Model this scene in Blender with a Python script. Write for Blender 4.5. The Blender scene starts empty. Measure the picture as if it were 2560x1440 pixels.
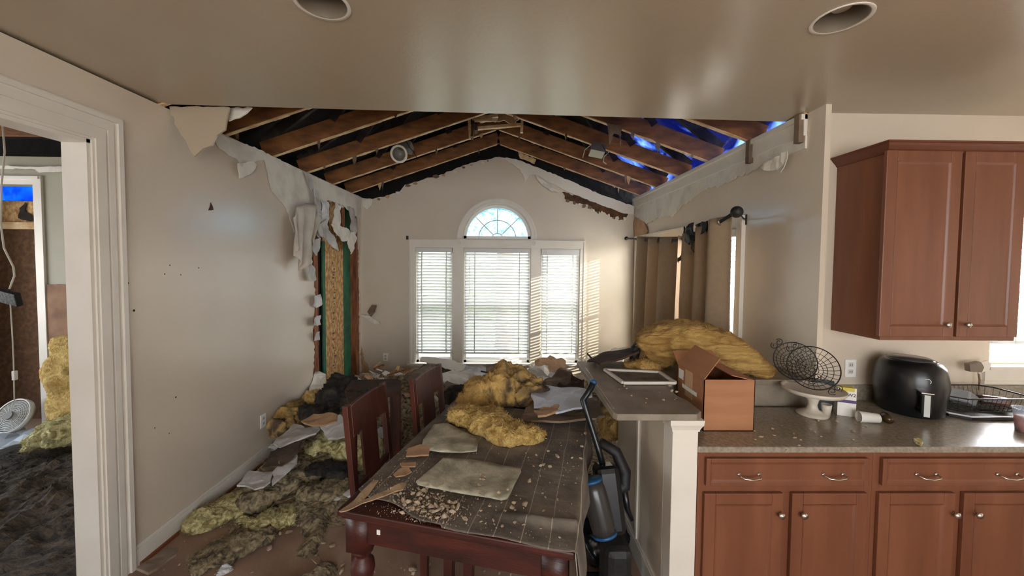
import bpy, bmesh, math, random
from mathutils import Vector, Matrix, noise, geometry
R = math.radians
S = bpy.context.scene
COL = S.collection
rng = random.Random(7)

# ---------------------------------------------------------------- camera
F = 950.0; CX, CY = 1280.0, 720.0
SH = -27.0                       # vertical shift in pixels of the 2560 frame
YAW, PITCH, ROLL = R(0.95), R(2.2), R(0.5)
CAMZ = 1.78
ROT = Matrix.Rotation(-YAW, 4, 'Z') @ Matrix.Rotation(math.pi/2 - PITCH, 4, 'X') @ Matrix.Rotation(ROLL, 4, 'Z')
cd = bpy.data.cameras.new('camera'); cam = bpy.data.objects.new('camera', cd); COL.objects.link(cam)
cd.sensor_width = 36; cd.lens = 36*F/2560; cd.shift_y = SH/2560; cd.clip_start = .05; cd.clip_end = 300
cam.matrix_world = Matrix.Translation((0, 0, CAMZ)) @ ROT
S.camera = cam
S.view_settings.view_transform = 'Standard'; S.view_settings.look = 'None'
S.view_settings.gamma = 1; S.view_settings.use_curve_mapping = False
S.view_settings.exposure = 0.22

def P(px, py, X=None, Y=None, Z=None):
    """point of the place behind a pixel of the photograph, on a plane x=, y= or z="""
    d = ROT.to_3x3() @ Vector(((px-CX)/F, (CY-py+SH)/F, -1))
    if Y is not None: t = Y/d.y
    elif X is not None: t = X/d.x
    else: t = (Z-CAMZ)/d.z
    return Vector((0, 0, CAMZ)) + d*t

# ---------------------------------------------------------------- world and daylight
def lin(c):
    return tuple((x/12.92 if x <= .04045 else ((x+.055)/1.055)**2.4) for x in (v/255 for v in c)) + (1,)
w = bpy.data.worlds.new('world'); S.world = w; w.use_nodes = True
wn = w.node_tree; bg = wn.nodes['Background']
tcw = wn.nodes.new('ShaderNodeTexCoord'); sep = wn.nodes.new('ShaderNodeSeparateXYZ'); rmp = wn.nodes.new('ShaderNodeValToRGB')
wn.links.new(tcw.outputs['Generated'], sep.inputs[0]); wn.links.new(sep.outputs['Z'], rmp.inputs[0])
rmp.color_ramp.elements[0].position = 0.0; rmp.color_ramp.elements[0].color = (.95, .97, 1, 1)
rmp.color_ramp.elements[1].position = .7; rmp.color_ramp.elements[1].color = (.42, .66, 1, 1)
wn.links.new(rmp.outputs[0], bg.inputs['Color']); bg.inputs['Strength'].default_value = 5

def light(name, kind, loc, direction, energy, color=(1, 1, 1), size=1, size_y=1):
    d = bpy.data.lights.new(name, kind); o = bpy.data.objects.new(name, d); COL.objects.link(o)
    o.location = loc; o.rotation_euler = Vector(direction).to_track_quat('-Z', 'Y').to_euler()
    d.energy = energy; d.color = color
    if kind == 'AREA': d.shape = 'RECTANGLE'; d.size = size; d.size_y = size_y
    return o
sun = light('sun', 'SUN', (8, 1, 4), (-1, .40, -.30), 12, (1, .93, .8)); sun.data.angle = R(.6)
# daylight outside the seen windows; rear and left room lamps are added fill
light('fill_rear_opening', 'AREA', (.8, -3.4, 1.7), (0, 1, .05), 62, (1, .95, .88), 3.6, 2.0)
light('daylight_kitchen_window', 'AREA', (3.45, 2.75, 1.75), (-.1, -1, 0.12), 260, (.93, .97, 1), 1.1, 1.1)
light('daylight_back_window', 'AREA', (-.15, 7.4, 4.6), (0, -1, -.85), 1700, (.97, .98, 1), 5.0, 2.2)
light('daylight_right_window', 'AREA', (4.2, 4.3, 2.9), (-1, 0, -.4), 1300, (1, .97, .92), 3.4, 2.0)
light('fill_left_room', 'AREA', (-6.6, 2.0, 1.6), (1, 0, 0), 35, (1, .97, .9), 2.0, 1.6)

# ---------------------------------------------------------------- materials
MATS = {}
def mat(name, c1, c2=None, scale=3, rough=.6, bump=0, bscale=None, metal=0, spec=.5, stretch=None,
        ramp=(.35, .65), detail=6, alpha=None, trans=0, emit=None, transl=None, c3=None, distort=0):
    if name in MATS: return MATS[name]
    m = bpy.data.materials.new(name); m.use_nodes = True; MATS[name] = m
    nt = m.node_tree; N = nt.nodes; L = nt.links; b = N['Principled BSDF']
    b.inputs['Roughness'].default_value = rough; b.inputs['Metallic'].default_value = metal
    b.inputs['Specular IOR Level'].default_value = spec; b.inputs['Base Color'].default_value = lin(c1)
    tc = N.new('ShaderNodeTexCoord'); mp = N.new('ShaderNodeMapping'); L.new(tc.outputs['Object'], mp.inputs[0])
    if stretch: mp.inputs['Scale'].default_value = stretch
    if c2:
        nz = N.new('ShaderNodeTexNoise'); nz.inputs['Scale'].default_value = scale; nz.inputs['Detail'].default_value = detail
        nz.inputs['Distortion'].default_value = distort
        L.new(mp.outputs[0], nz.inputs[0]); r = N.new('ShaderNodeValToRGB'); L.new(nz.outputs[0], r.inputs[0])
        e = r.color_ramp.elements; e[0].position = ramp[0]; e[1].position = ramp[1]; e[0].color = lin(c1); e[1].color = lin(c2)
        if c3:
            x = e.new((ramp[0]+ramp[1])/2); x.color = lin(c3)
        L.new(r.outputs[0], b.inputs['Base Color'])
        if transl: L.new(r.outputs[0], b.inputs['Base Color'])
    if bump:
        n2 = N.new('ShaderNodeTexNoise'); n2.inputs['Scale'].default_value = bscale or scale*4; n2.inputs['Detail'].default_value = 8
        L.new(mp.outputs[0], n2.inputs[0]); bp = N.new('ShaderNodeBump'); bp.inputs['Strength'].default_value = bump
        bp.inputs['Distance'].default_value = .02; L.new(n2.outputs[0], bp.inputs['Height']); L.new(bp.outputs[0], b.inputs['Normal'])
    if trans: b.inputs['Transmission Weight'].default_value = trans
    if alpha is not None: b.inputs['Alpha'].default_value = alpha
    if transl:      # thin translucent material
        t = N.new('ShaderNodeBsdfTranslucent'); mx = N.new('ShaderNodeMixShader'); mx.inputs[0].default_value = transl
        t.inputs[0].default_value = lin(c1)
        if c2: L.new(r.outputs[0], t.inputs[0])
        L.new(b.outputs[0], mx.inputs[1]); L.new(t.outputs[0], mx.inputs[2]); L.new(mx.outputs[0], N['Material Output'].inputs[0])
    return m

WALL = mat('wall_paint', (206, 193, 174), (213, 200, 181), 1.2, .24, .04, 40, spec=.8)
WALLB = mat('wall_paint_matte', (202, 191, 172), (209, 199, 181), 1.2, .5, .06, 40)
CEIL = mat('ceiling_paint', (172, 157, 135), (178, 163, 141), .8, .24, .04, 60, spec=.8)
TRIM = mat('trim_paint', (218, 211, 198), (225, 219, 207), 4, .4, .05, 30)
BARE = mat('bare_gypsum', (222, 216, 203), (196, 188, 172), 5, .8, .2, 20, ramp=(.45, .75))
GYP = mat('drywall_paper_grey', (168, 163, 156), (205, 202, 198), 6, .75, .3, 20)
GYPW = mat('drywall_white', (214, 214, 214), (176, 172, 166), 4, .6, .3, 20)
TAN = mat('drywall_tan_paper', (196, 160, 124), (168, 132, 98), 6, .8, .3, 20)
TANG = mat('drywall_dusty_brown', (132, 112, 92), (98, 82, 66), 6, .85, .3, 20)
RAFT = mat('rafter_wood', (146, 96, 52), (86, 52, 27), 5, .75, .25, 40, stretch=(1, 1, 3), ramp=(.35, .75))
RAFTL = mat('pale_wood', (226, 200, 158), (184, 146, 100), 8, .7, .3, 40)
BURNT = mat('burnt_wood', (40, 32, 27), (84, 76, 70), 5, .9, .6, 14, ramp=(.45, .8))
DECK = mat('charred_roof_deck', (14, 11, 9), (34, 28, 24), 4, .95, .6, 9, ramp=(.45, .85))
STUD = mat('stud_wood', (156, 94, 54), (96, 52, 28), 7, .75, .25, 40, stretch=(3, 3, .6))
OSB = mat('strand_board', (226, 188, 134), (166, 122, 72), 26, .8, .4, 40, ramp=(.3, .6), stretch=(1, 1, .7))
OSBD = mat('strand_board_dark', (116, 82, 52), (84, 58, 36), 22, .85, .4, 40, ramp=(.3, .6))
GREEN = mat('green_board', (48, 116, 84), (30, 82, 60), 5, .6, .1, 30)
CHERRY = mat('cherry_cabinet', (126, 78, 54), (108, 64, 42), 2.2, .36, .05, 60, stretch=(5, 5, .6), ramp=(.3, .7))
CHERRYU = mat('cherry_cabinet_dark_edge', (110, 60, 38), (96, 50, 30), 3, .45)
TABLEW = mat('mahogany_table', (74, 30, 22), (42, 17, 13), 4, .42, .08, 40, stretch=(1, 4, 4))
CHAIRW = mat('mahogany_chair', (84, 40, 28), (54, 25, 18), 4, .42, .06, 40, stretch=(3, 3, .7))
DARKW = mat('dusty_dark_wood', (58, 37, 26), (92, 68, 50), 7, .9, .3, 40, ramp=(.4, .8))
LAM = mat('counter_laminate', (150, 140, 124), (132, 121, 106), 60, .22, .03, 90, ramp=(.4, .6), spec=.5)
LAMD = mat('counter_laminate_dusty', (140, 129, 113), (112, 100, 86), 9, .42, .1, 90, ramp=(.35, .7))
STEEL = mat('brushed_nickel', (205, 198, 188), rough=.25, metal=1)
BLACKP = mat('black_plastic', (16, 18, 20), (22, 24, 27), 20, .28)
BLACKM = mat('black_matte', (20, 19, 19), (42, 38, 34), 10, .6, .2, ramp=(.5, .85))
DARKGL = mat('dark_glossy_lid', (70, 74, 76), rough=.2)
BLUEP = mat('blue_plastic', (30, 84, 130), rough=.35)
WIRE = mat('black_wire', (14, 12, 11), rough=.4)
CERAM = mat('white_ceramic', (206, 198, 184), (180, 170, 152), 6, .35, ramp=(.4, .8))
CARD = mat('cardboard', (168, 118, 82), (154, 106, 72), 3, .8, .05, 80, stretch=(1, 1, 6))
PAPER = mat('white_paper', (226, 224, 218), rough=.6)
INK = mat('dark_ink', (60, 56, 58), rough=.6)
PURPLE = mat('purple_ink', (74, 48, 112), rough=.5)
YELLOWC = mat('yellow_card', (206, 188, 60), rough=.5)
BATT = mat('yellow_fiberglass', (226, 196, 122), (172, 132, 66), 16, .95, 1, 80, ramp=(.36, .68), distort=1.4)
BATTS = mat('sooty_fiberglass', (200, 164, 98), (84, 68, 52), 5, .95, .9, 40, ramp=(.46, .62), distort=.8)
BATTL = mat('pale_fiberglass', (224, 214, 158), (140, 126, 76), 16, .95, 1, 50, ramp=(.38, .64), distort=1.5)
BATTG = mat('grey_fiberglass', (160, 144, 112), (70, 60, 46), 20, .95, 1, 36, ramp=(.38, .66), distort=1.2)
SOOT = mat('soot_clump', (38, 34, 32), (78, 68, 58), 14, .95, 1, 30, ramp=(.45, .75))
RUB = mat('rubble_dirt', (128, 108, 86), (60, 48, 38), 14, .95, 1, 40, ramp=(.35, .68), c3=(176, 160, 128), distort=1.5)
FLOOR = mat('dusty_laminate_floor', (176, 150, 130), (138, 110, 92), 2.4, .62, .12, 60, ramp=(.3, .7), c3=(156, 126, 106))
CLOTH = mat('cloth_placeholder', (80, 74, 66))
PLACEM = mat('placemat_cloth', (196, 190, 166), (120, 114, 96), 8, .8, .3, 30, ramp=(.4, .75))
CURT = mat('curtain_fabric', (160, 138, 112), (154, 132, 106), 30, .8, .05, 120, transl=.26)
CURTL = mat('curtain_lining', (206, 190, 168), rough=.8, transl=.35)
VINYL = mat('blind_vinyl', (222, 222, 218), rough=.45, transl=.12)
VINYLW = mat('window_vinyl', (236, 234, 228), rough=.4)
TARP = mat('blue_tarpaulin', (34, 44, 92), (140, 166, 214), 2.6, .3, .8, 7, transl=.7, ramp=(.50, .70), distort=.6)
CHUNK = mat('plaster_crumb', (196, 178, 154), (138, 114, 92), 20, .9)
PLASTIC = mat('clear_plastic', (225, 232, 240), rough=.12, alpha=.35)
ORANGE = mat('orange_paste', (206, 120, 74), (186, 96, 60), 20, .5)
GRASS = mat('lawn', (90, 98, 62), (116, 116, 84), 4, .9)
LEAF = mat('leaves', (70, 88, 52), (110, 122, 80), 6, .9, 1, 12)
BARK = mat('bark', (104, 88, 74), (72, 58, 46), 10, .9, 1, 20)
m = bpy.data.materials.new('window_glass'); m.use_nodes = True; MATS['glass'] = m
b = m.node_tree.nodes['Principled BSDF']; b.inputs['Base Color'].default_value = (1, 1, 1, 1)
b.inputs['Alpha'].default_value = .12; b.inputs['Roughness'].default_value = .05
GLASS = m
FROST = mat('frosted_arch_glass', (120, 170, 190), (210, 232, 240), 14, .5, .4, 30, transl=.8, distort=2)

# ---------------------------------------------------------------- mesh helpers
MW = {}; bm_keep = set()
def tag(o, label=None, cat=None, group=None, kind=None):
    if label: o['label'] = label
    if cat: o['category'] = cat
    if group: o['group'] = group
    if kind: o['kind'] = kind
    return o
def thing(name, label, cat, loc=(0, 0, 0), rz=0, group=None):
    o = bpy.data.objects.new(name, None); COL.objects.link(o); o.empty_display_size = .1
    o.location = loc; o.rotation_euler = (0, 0, rz)
    MW[o] = Matrix.Translation(Vector(loc)) @ Matrix.Rotation(rz, 4, 'Z')
    return tag(o, label, cat, group)
def obj(name, bm, m, parent=None, smooth=False, local=False, bevel=0):
    if bm not in bm_keep: bmesh.ops.recalc_face_normals(bm, faces=bm.faces[:])
    me = bpy.data.meshes.new(name)
    if parent is not None:
        pm = MW.get(parent, Matrix.Identity(4))
        if not local: bm.transform(pm.inverted())
        T = Matrix.Identity(4)
        MW_o = pm
    else:
        xs = [v.co for v in bm.verts]
        c = Vector(((min(p.x for p in xs)+max(p.x for p in xs))/2, (min(p.y for p in xs)+max(p.y for p in xs))/2, min(p.z for p in xs)))
        bm.transform(Matrix.Translation(-c)); MW_o = Matrix.Translation(c)
    bm.to_mesh(me); bm.free()
    o = bpy.data.objects.new(name, me); COL.objects.link(o)
    for mm in (m if isinstance(m, (list, tuple)) else [m]): me.materials.append(mm)
    if parent is not None: o.parent = parent
    else: o.location = MW_o.translation
    MW[o] = MW_o
    if smooth:
        for p in me.polygons: p.use_smooth = True
    if bevel:
        md = o.modifiers.new('bevel', 'BEVEL'); md.width = bevel; md.segments = 2; md.limit_method = 'ANGLE'
    return o
def struct(name, bm, m, **k):
    o = obj(name, bm, m, **k); o['kind'] = 'structure'; return o
def box(bm, x0, x1, y0, y1, z0, z1, M=None):
    vs = [Vector((x, y, z)) for x in (x0, x1) for y in (y0, y1) for z in (z0, z1)]
    if M: vs = [M @ v for v in vs]
    v = [bm.verts.new(p) for p in vs]
    for f in ((0, 1, 3, 2), (4, 6, 7, 5), (0, 4, 5, 1), (2, 3, 7, 6), (0, 2, 6, 4), (1, 5, 7, 3)): bm.faces.new([v[i] for i in f])
    return bm
def nb(): return bmesh.new()
def bx(*a, M=None): return box(nb(), *a, M=M)
def beam(bm, p0, p1, w, h, up=(0, 0, 1)):
    """bar from p0 to p1, w wide, h high (towards up)"""
    p0, p1, up = Vector(p0), Vector(p1), Vector(up)
    d = (p1-p0).normalized(); s = d.cross(up).normalized(); u = s.cross(d).normalized()
    r = []
    for p in (p0, p1):
        for a, c in ((-1, -1), (1, -1), (1, 1), (-1, 1)): r.append(bm.verts.new(p + s*a*w/2 + u*c*h/2))
    for f in ((0, 1, 2, 3), (7, 6, 5, 4), (0, 4, 5, 1), (1, 5, 6, 2), (2, 6, 7, 3), (3, 7, 4, 0)): bm.faces.new([r[i] for i in f])
    return bm
def tube(bm, pts, r, n=8, closed=False):
    pts = [Vector(p) for p in pts]; rings = []; m_ = len(pts); prev = None
    for i, p in enumerate(pts):
        if closed: d = pts[(i+1) % m_]-pts[i-1]
        else: d = pts[min(i+1, m_-1)]-pts[max(i-1, 0)]
        d.normalize()
        if prev is None:
            a = Vector((0, 0, 1)) if abs(d.z) < .9 else Vector((1, 0, 0)); s = d.cross(a).normalized()
        else: s = (prev - d*prev.dot(d)).normalized()
        prev = s; u = d.cross(s); rr = r[i] if isinstance(r, (list, tuple)) else r
        rings.append([bm.verts.new(p + (s*math.cos(t)+u*math.sin(t))*rr) for t in (2*math.pi*k/n for k in range(n))])
    for i in range(m_ if closed else m_-1):
        A, B = rings[i], rings[(i+1) % m_]
        for k in range(n): bm.faces.new((A[k], A[(k+1) % n], B[(k+1) % n], B[k]))
    if not closed: bm.faces.new(rings[0][::-1]); bm.faces.new(rings[-1])
    return bm
def lathe(bm, prof, c=(0, 0, 0), n=24, M=None, sx=1, sy=1, cap=True):
    c = Vector(c); rings = []
    for r, z in prof:
        ring = []
        for k in range(n):
            t = 2*math.pi*k/n; p = Vector((r*sx*math.cos(t), r*sy*math.sin(t), z))
            p = (M @ p if M else p) + c; ring.append(bm.verts.new(p))
        rings.append(ring)
    for A, B in zip(rings, rings[1:]):
        for k in range(n): bm.faces.new((A[k], A[(k+1) % n], B[(k+1) % n], B[k]))
    if cap:
        bm.faces.new(rings[0][::-1]); bm.faces.new(rings[-1])
    return bm
def jagline(pts, amp, step, rg, closed=True):
    out = []; n = len(pts)
    for i in range(n if closed else n-1):
        a, b_ = pts[i], pts[(i+1) % n]; d = b_-a; L = d.length; k = max(1, int(L/step)); out.append(a)
        if k > 1:
            nn = Vector((-d.y, d.x))/L
            for j in range(1, k): out.append(a + d*((j+rg.uniform(-.3, .3))/k) + nn*rg.uniform(-amp, amp))
    if not closed: out.append(pts[-1])
    return out
def slab(bm, outline, holes, fr, th):
    """2D outline (a,b) with holes -> solid of thickness th; fr(a,b,t) gives the 3D point"""
    loops = [[Vector((p[0], p[1], 0)) for p in l] for l in [outline]+holes]
    tris = geometry.tessellate_polygon(loops); flat = [p for l in loops for p in l]
    F0 = [bm.verts.new(fr(p.x, p.y, 0)) for p in flat]; F1 = [bm.verts.new(fr(p.x, p.y, th)) for p in flat]
    for t in tris:
        try: bm.faces.new([F0[i] for i in t]); bm.faces.new([F1[i] for i in t][::-1])
        except ValueError: pass
    o = 0
    for l in loops:
        n = len(l)
        for i in range(n):
            a, b_ = o+i, o+(i+1) % n
            try: bm.faces.new((F0[a], F0[b_], F1[b_], F1[a]))
            except ValueError: pass
        o += n
    return bm
def sheet_bm(pts, th=.013, jag=0, step=.05, warp=0, seed=1, wscale=4, grid=None, keep=()):
    """jagged, slightly warped sheet through a 3D outline"""
    rg = random.Random(seed); pts = [Vector(p) for p in pts]; c = sum(pts, Vector())/len(pts)
    n = Vector()
    for i in range(len(pts)): n += (pts[i]-c).cross(pts[(i+1) % len(pts)]-c)
    n.normalize(); e1 = (pts[1]-pts[0]); e1 -= n*e1.dot(n); e1.normalize(); e2 = n.cross(e1)
    p2 = [Vector(((p-c).dot(e1), (p-c).dot(e2))) for p in pts]
    if jag: p2 = jagline(p2, jag, step, rg)
    xs = [p.x for p in p2]; ys = [p.y for p in p2]; g = grid or max((max(xs)-min(xs)), (max(ys)-min(ys)))/12
    inner = []
    def inside(q):
        r = False; j = len(p2)-1
        for i in range(len(p2)):
            a, b_ = p2[i], p2[j]
            if (a.y > q.y) != (b_.y > q.y) and q.x < (b_.x-a.x)*(q.y-a.y)/(b_.y-a.y)+a.x: r = not r
            j = i
        return r
    if warp:
        x = min(xs)+g/2
        while x < max(xs):
            y = min(ys)+g/2
            while y < max(ys):
                q = Vector((x+rg.uniform(-.2, .2)*g, y+rg.uniform(-.2, .2)*g))
                if inside(q) and min((q-p).length for p in p2) > g*.35: inner.append(q)
                y += g
            x += g
    k = len(p2); res = geometry.delaunay_2d_cdt(p2+inner, [(i, (i+1) % k) for i in range(k)], [], 1, 1e-6)
    V, Fc = res[0], res[2]; bm = nb(); off = Vector((seed*3.1, seed*1.7, 0))
    def w3(q, t):
        dz = warp*noise.fractal(Vector((q.x*wscale, q.y*wscale, seed))+off, 1, 2, 4) if warp else 0
        return c + e1*q.x + e2*q.y + n*(dz-t)
    A = [bm.verts.new(w3(q, 0)) for q in V]; B = [bm.verts.new(w3(q, th)) for q in V]
    cnt = {}
    for f in Fc:
        for i in range(len(f)):
            e = (f[i], f[(i+1) % len(f)]); key = tuple(sorted(e)); cnt.setdefault(key, []).append(e)
        bm.faces.new([A[i] for i in f]); bm.faces.new([B[i] for i in f][::-1])
    for key, es in cnt.items():
        if len(es) == 1:
            a, b_ = es[0]; bm.faces.new((A[b_], A[a], B[a], B[b_]))
    return bm
def sheet(name, pts, m, label=None, cat=None, group=None, parent=None, kind=None, smooth=False, **k):
    return tag(obj(name, sheet_bm(pts, **k), m, parent, smooth=smooth), label, cat, group, kind)
def fiber_bm(spine, ra, amp=.03, seed=1, n=36, m_=40, sc=7, zmin=None, up=(0, 0, 1), sq=.75, fz=1.8):
    """fibrous mass swept along spine; ra = [(half width, half height)]"""
    spine = [Vector(p) for p in spine]; bm = nb(); up = Vector(up); rings = []
    L = len(spine)-1; off = Vector((seed*5.3, seed*2.9, seed*.7))
    def samp(t):
        x = t*L; i = min(int(x), L-1); f = x-i
        p = [spine[max(i-1, 0)], spine[i], spine[i+1], spine[min(i+2, L)]]
        a = .5*((2*p[1])+(-p[0]+p[2])*f+(2*p[0]-5*p[1]+4*p[2]-p[3])*f*f+(-p[0]+3*p[1]-3*p[2]+p[3])*f**3)
        return a, ra[i][0]*(1-f)+ra[i+1][0]*f, ra[i][1]*(1-f)+ra[i+1][1]*f
    for j in range(m_+1):
        t = j/m_; p, rw, rh = samp(t); q, _, _ = samp(min(1, t+.02)); q0, _, _ = samp(max(0, t-.02)); d = (q-q0).normalized()
        s = d.cross(up).normalized(); u = s.cross(d)
        e = min(1, (min(t, 1-t)/.07)) ; e = math.sqrt(max(0, 1-(1-e)**2))*.97+.03
        ring = []
        for k in range(n):
            a = 2*math.pi*k/n; ca, sa = math.cos(a), math.sin(a)
            ca = math.copysign(abs(ca)**sq, ca); sa = math.copysign(abs(sa)**sq, sa)
            dirv = s*ca*rw*e + u*sa*rh*e
            v = p+dirv; nn = dirv.normalized() if dirv.length > 1e-6 else u
            dd = noise.fractal(v*sc+off, .9, 2, 6)*amp + noise.fractal(v*sc*4+off, .8, 2, 3)*amp*.35
            v = v+nn*dd*min(1, e*1.3)
            if zmin is not None and v.z < zmin: v.z = zmin+(v.z-zmin)*.04
            ring.append(bm.verts.new(v))
        rings.append(ring)
    for A, B in zip(rings, rings[1:]):
        for k in range(n): bm.faces.new((A[k], A[(k+1) % n], B[(k+1) % n], B[k]))
    bm.faces.new(rings[0][::-1]); bm.faces.new(rings[-1])
    bmesh.ops.recalc_face_normals(bm, faces=bm.faces[:])
    if fz: fuzz(bm, int(n*m_*fz), .020, seed, (zmin+.012) if zmin is not None else None)
    bm_keep.add(bm)
    return bm
def fuzz(bm, n_, ln, seed, zmin=None):
    rg_ = random.Random(seed); bm.faces.ensure_lookup_table(); fs = [f for f in bm.faces if len(f.verts) == 4]
    bm.normal_update(); pts = []
    for k in range(n_):
        f = rg_.choice(fs); c = f.calc_center_median(); nn = f.normal.copy()
        if zmin is not None and c.z < zmin: continue
        pts.append((c, nn))
    for c, nn in pts:
        t = Vector((rg_.gauss(0, 1), rg_.gauss(0, 1), rg_.gauss(0, .6))); d = (nn*rg_.uniform(.1, .7)+t*.6).normalized()*ln*rg_.uniform(.4, 1.3)
        s = d.cross(nn).normalized()*ln*.045; m_ = c+d*.55+nn*ln*.12
        a, b_, e, g = bm.verts.new(c+s), bm.verts.new(c-s), bm.verts.new(m_-s*.7), bm.verts.new(m_+s*.7); h = bm.verts.new(c+d)
        bm.faces.new((a, b_, e, g)); bm.faces.new((g, e, h))
def fiber(name, spine, ra, m, label=None, cat='insulation', group=None, parent=None, kind=None, **k):
    return tag(obj(name, fiber_bm(spine, ra, **k), m, parent, smooth=True), label, cat, group, kind)
def dup(o, M=None, label=None, parent=None):
    c = o.copy(); COL.objects.link(c)
    if parent is not None: c.parent = parent
    if label: c['label'] = label
    return c
def dup_tree(o, loc, rz=None, label=None):
    c = o.copy(); COL.objects.link(c); c.location = loc
    if rz is not None: c.rotation_euler[2] = rz
    if label: c['label'] = label
    for ch in list(o.children):
        d = ch.copy(); COL.objects.link(d); d.parent = c
        for g in ch.children:
            e = g.copy(); COL.objects.link(e); e.parent = d
    return c

# ================================================================ the shell
XL, XR, YB, YH, ZC = -2.13, 1.90, 5.62, 2.45, 2.74     # left wall, right wall, back wall, header, ceiling
YK = 2.40                                               # kitchen window wall
RX = -.115                                  # ridge
SLOPE = .345
struct('floor', bx(-7, 5, -3.2, 6, -.1, 0), FLOOR)
# flat ceiling with two holes for the can lights
cans = [P(805, 9, Z=ZC), P(2103, 48, Z=ZC)]
holes = [[(c.x+.085*math.cos(t), c.y+.085*math.sin(t)) for t in (k*math.pi/12 for k in range(24))] for c in cans]
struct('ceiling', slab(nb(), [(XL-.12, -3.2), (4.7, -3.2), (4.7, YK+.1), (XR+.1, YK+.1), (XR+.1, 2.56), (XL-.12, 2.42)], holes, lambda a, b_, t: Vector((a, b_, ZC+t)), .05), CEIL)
for i, c in enumerate(cans):
    t = thing('recessed_ceiling_light', ['recessed can light in the ceiling at the top left, trim ring hanging crooked',
              'recessed can light in the ceiling above the kitchen counter, bulb visible at its rim'][i], 'light', (c.x, c.y, ZC))
    b_ = nb(); lathe(b_, [(.088, -.001), (.100, -.004), (.101, -.001), (.088, .004)], n=36, cap=False); obj('trim_ring', b_, TRIM, t, True, True)
    b_ = nb(); lathe(b_, [(.083, 0), (.078, .06), (.07, .13), (.0, .135)], n=36, cap=False); obj('can', b_, mat('can_inside', (120, 108, 92), rough=.5), t, True, True)
    b_ = nb(); lathe(b_, [(.0, .035), (.03, .04), (.045, .06), (.045, .08), (.02, .12), (.0, .125)], n=24, cap=False); obj('bulb', b_, mat('bulb_glass', (190, 182, 168), rough=.3), t, True, True)

# left wall: sheet of drywall with doorway and the torn-out corner
def yz(pts, X): return [((q := P(px, py, X=X)).y, q.z) for px, py in pts]
rg = random.Random(3)
DY0, DY1 = .35, P(236, 700, X=XL).y; DZ = P(205, 349, Y=DY1).z
tear = [(778, 985), (786, 900), (783, 800), (790, 740), (781, 680), (779, 610), (768, 560), (772, 522), (800, 505), (816, 500), (840, 505), (858, 520), (872, 512), (893, 545), (898, 640), (900, 780), (901, 950), (860, 985)]
tear2 = [Vector(p) for p in yz(tear, XL)]
tear2 = [(p.x, p.y) for p in jagline(tear2, .018, .035, rg)]
tear2 = [(min(a, YB-.02), max(b_, .03)) for a, b_ in tear2]
out = [(-3.2, 0), (DY0, 0), (DY0, DZ), (DY1, DZ), (DY1, 0), (YB, 0), (YB, 2.72), (-3.2, ZC)]
wl = struct('wall_left', slab(nb(), out, [tear2], lambda a, b_, t: Vector((XL-t, a, b_)), .014), WALL)
struct('wall_left_outer', slab(nb(), [(-3.2, 0), (DY0, 0), (DY0, DZ), (DY1, DZ), (DY1, 0), (3.7, 0), (3.7, ZC), (-3.2, ZC)], [], lambda a, b_, t: Vector((XL-.12+t, a, b_)), .014), WALLB)
b_ = nb(); box(b_, XL-.125, XL+.002, DY1-.018, DY1+.001, 0, DZ); box(b_, XL-.125, XL+.002, DY0, DY0+.018, 0, DZ); box(b_, XL-.125, XL+.002, DY0, DY1, DZ-.018, DZ+.001)
struct('door_1', b_, TRIM)
b_ = nb()
for (a, c, d) in ((.0, .16, .012), (.012, .06, .02), (.075, .105, .018), (.125, .15, .024)):
    box(b_, XL, XL+d, DY1+a, DY1+c, 0, DZ+c); box(b_, XL, XL+d, DY0-c, DY0-a, 0, DZ+c); box(b_, XL, XL+d, DY0-a, DY1+a, DZ+a, DZ+c)
struct('trim_1', b_, TRIM)
# marks on the left wall
b_ = nb()
for px, py, r_ in ((335, 777, .007), (425, 663, .004), (452, 687, .004), (497, 670, .005), (412, 685, .004), (320, 708, .005), (440, 993, .006), (387, 1070, .004), (423, 1083, .004), (680, 1043, .004), (1, 1, 0)):
    if not r_: continue
    q = P(px, py, X=XL+.0015); vs = [b_.verts.new(q+Vector((0, r_*rg.uniform(.6, 1.5)*math.cos(t), r_*rg.uniform(.6, 1.5)*math.sin(t)))) for t in (k*math.pi/4 for k in range(8))]; b_.faces.new(vs)
obj('nail_hole', b_, mat('hole_dark', (40, 34, 30), rough=.9), wl)
obj('gouge', sheet_bm([P(x, y, X=XL+.002) for x, y in ((527, 506), (531, 514), (534, 525), (521, 526), (524, 516))], .001, .002, .01), mat('hole_brown', (74, 52, 36), rough=.9), wl)
# baseboard and shoe strip along the left wall
b_ = nb(); box(b_, XL, XL+.014, DY1+.16, 4.2, 0, .10); box(b_, XL, XL+.010, DY1+.16, 4.2, .10, .125)
bb = struct('baseboard_left', b_, TRIM, bevel=.003); obj('shoe_strip', bx(XL+.014, XL+.03, DY1+.18, 3.4, 0, .018), mat('shoe_wood', (122, 70, 44), rough=.4), bb)

# torn-off paint strip: bare drywall under the roof edge of the left wall
def wallpiece(name, pts, X, m, seed, th=.004, jag=.006, **k):
    return obj(name, sheet_bm([P(px, py, X=X) for px, py in pts], th, jag, .03, seed=seed, **k), m, wl)
wallpiece('bare_drywall', [(541, 334), (640, 370), (740, 420), (830, 462), (905, 494), (903, 548), (880, 535), (855, 512), (820, 500), (800, 525), (800, 600), (770, 560), (735, 580), (715, 520), (680, 480), (660, 400), (600, 408), (590, 396), (570, 388), (548, 372), (536, 350)], XL+.006, BARE, 4)
wallpiece('paper_flap', [(593, 408), (632, 402), (640, 412), (628, 432), (618, 438), (597, 446)], XL+.03, BARE, 5, warp=.01)
wallpiece('paper_flap', [(762, 432), (778, 437), (784, 470), (780, 482), (770, 462)], XL+.03, GYP, 6, warp=.01)
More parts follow.
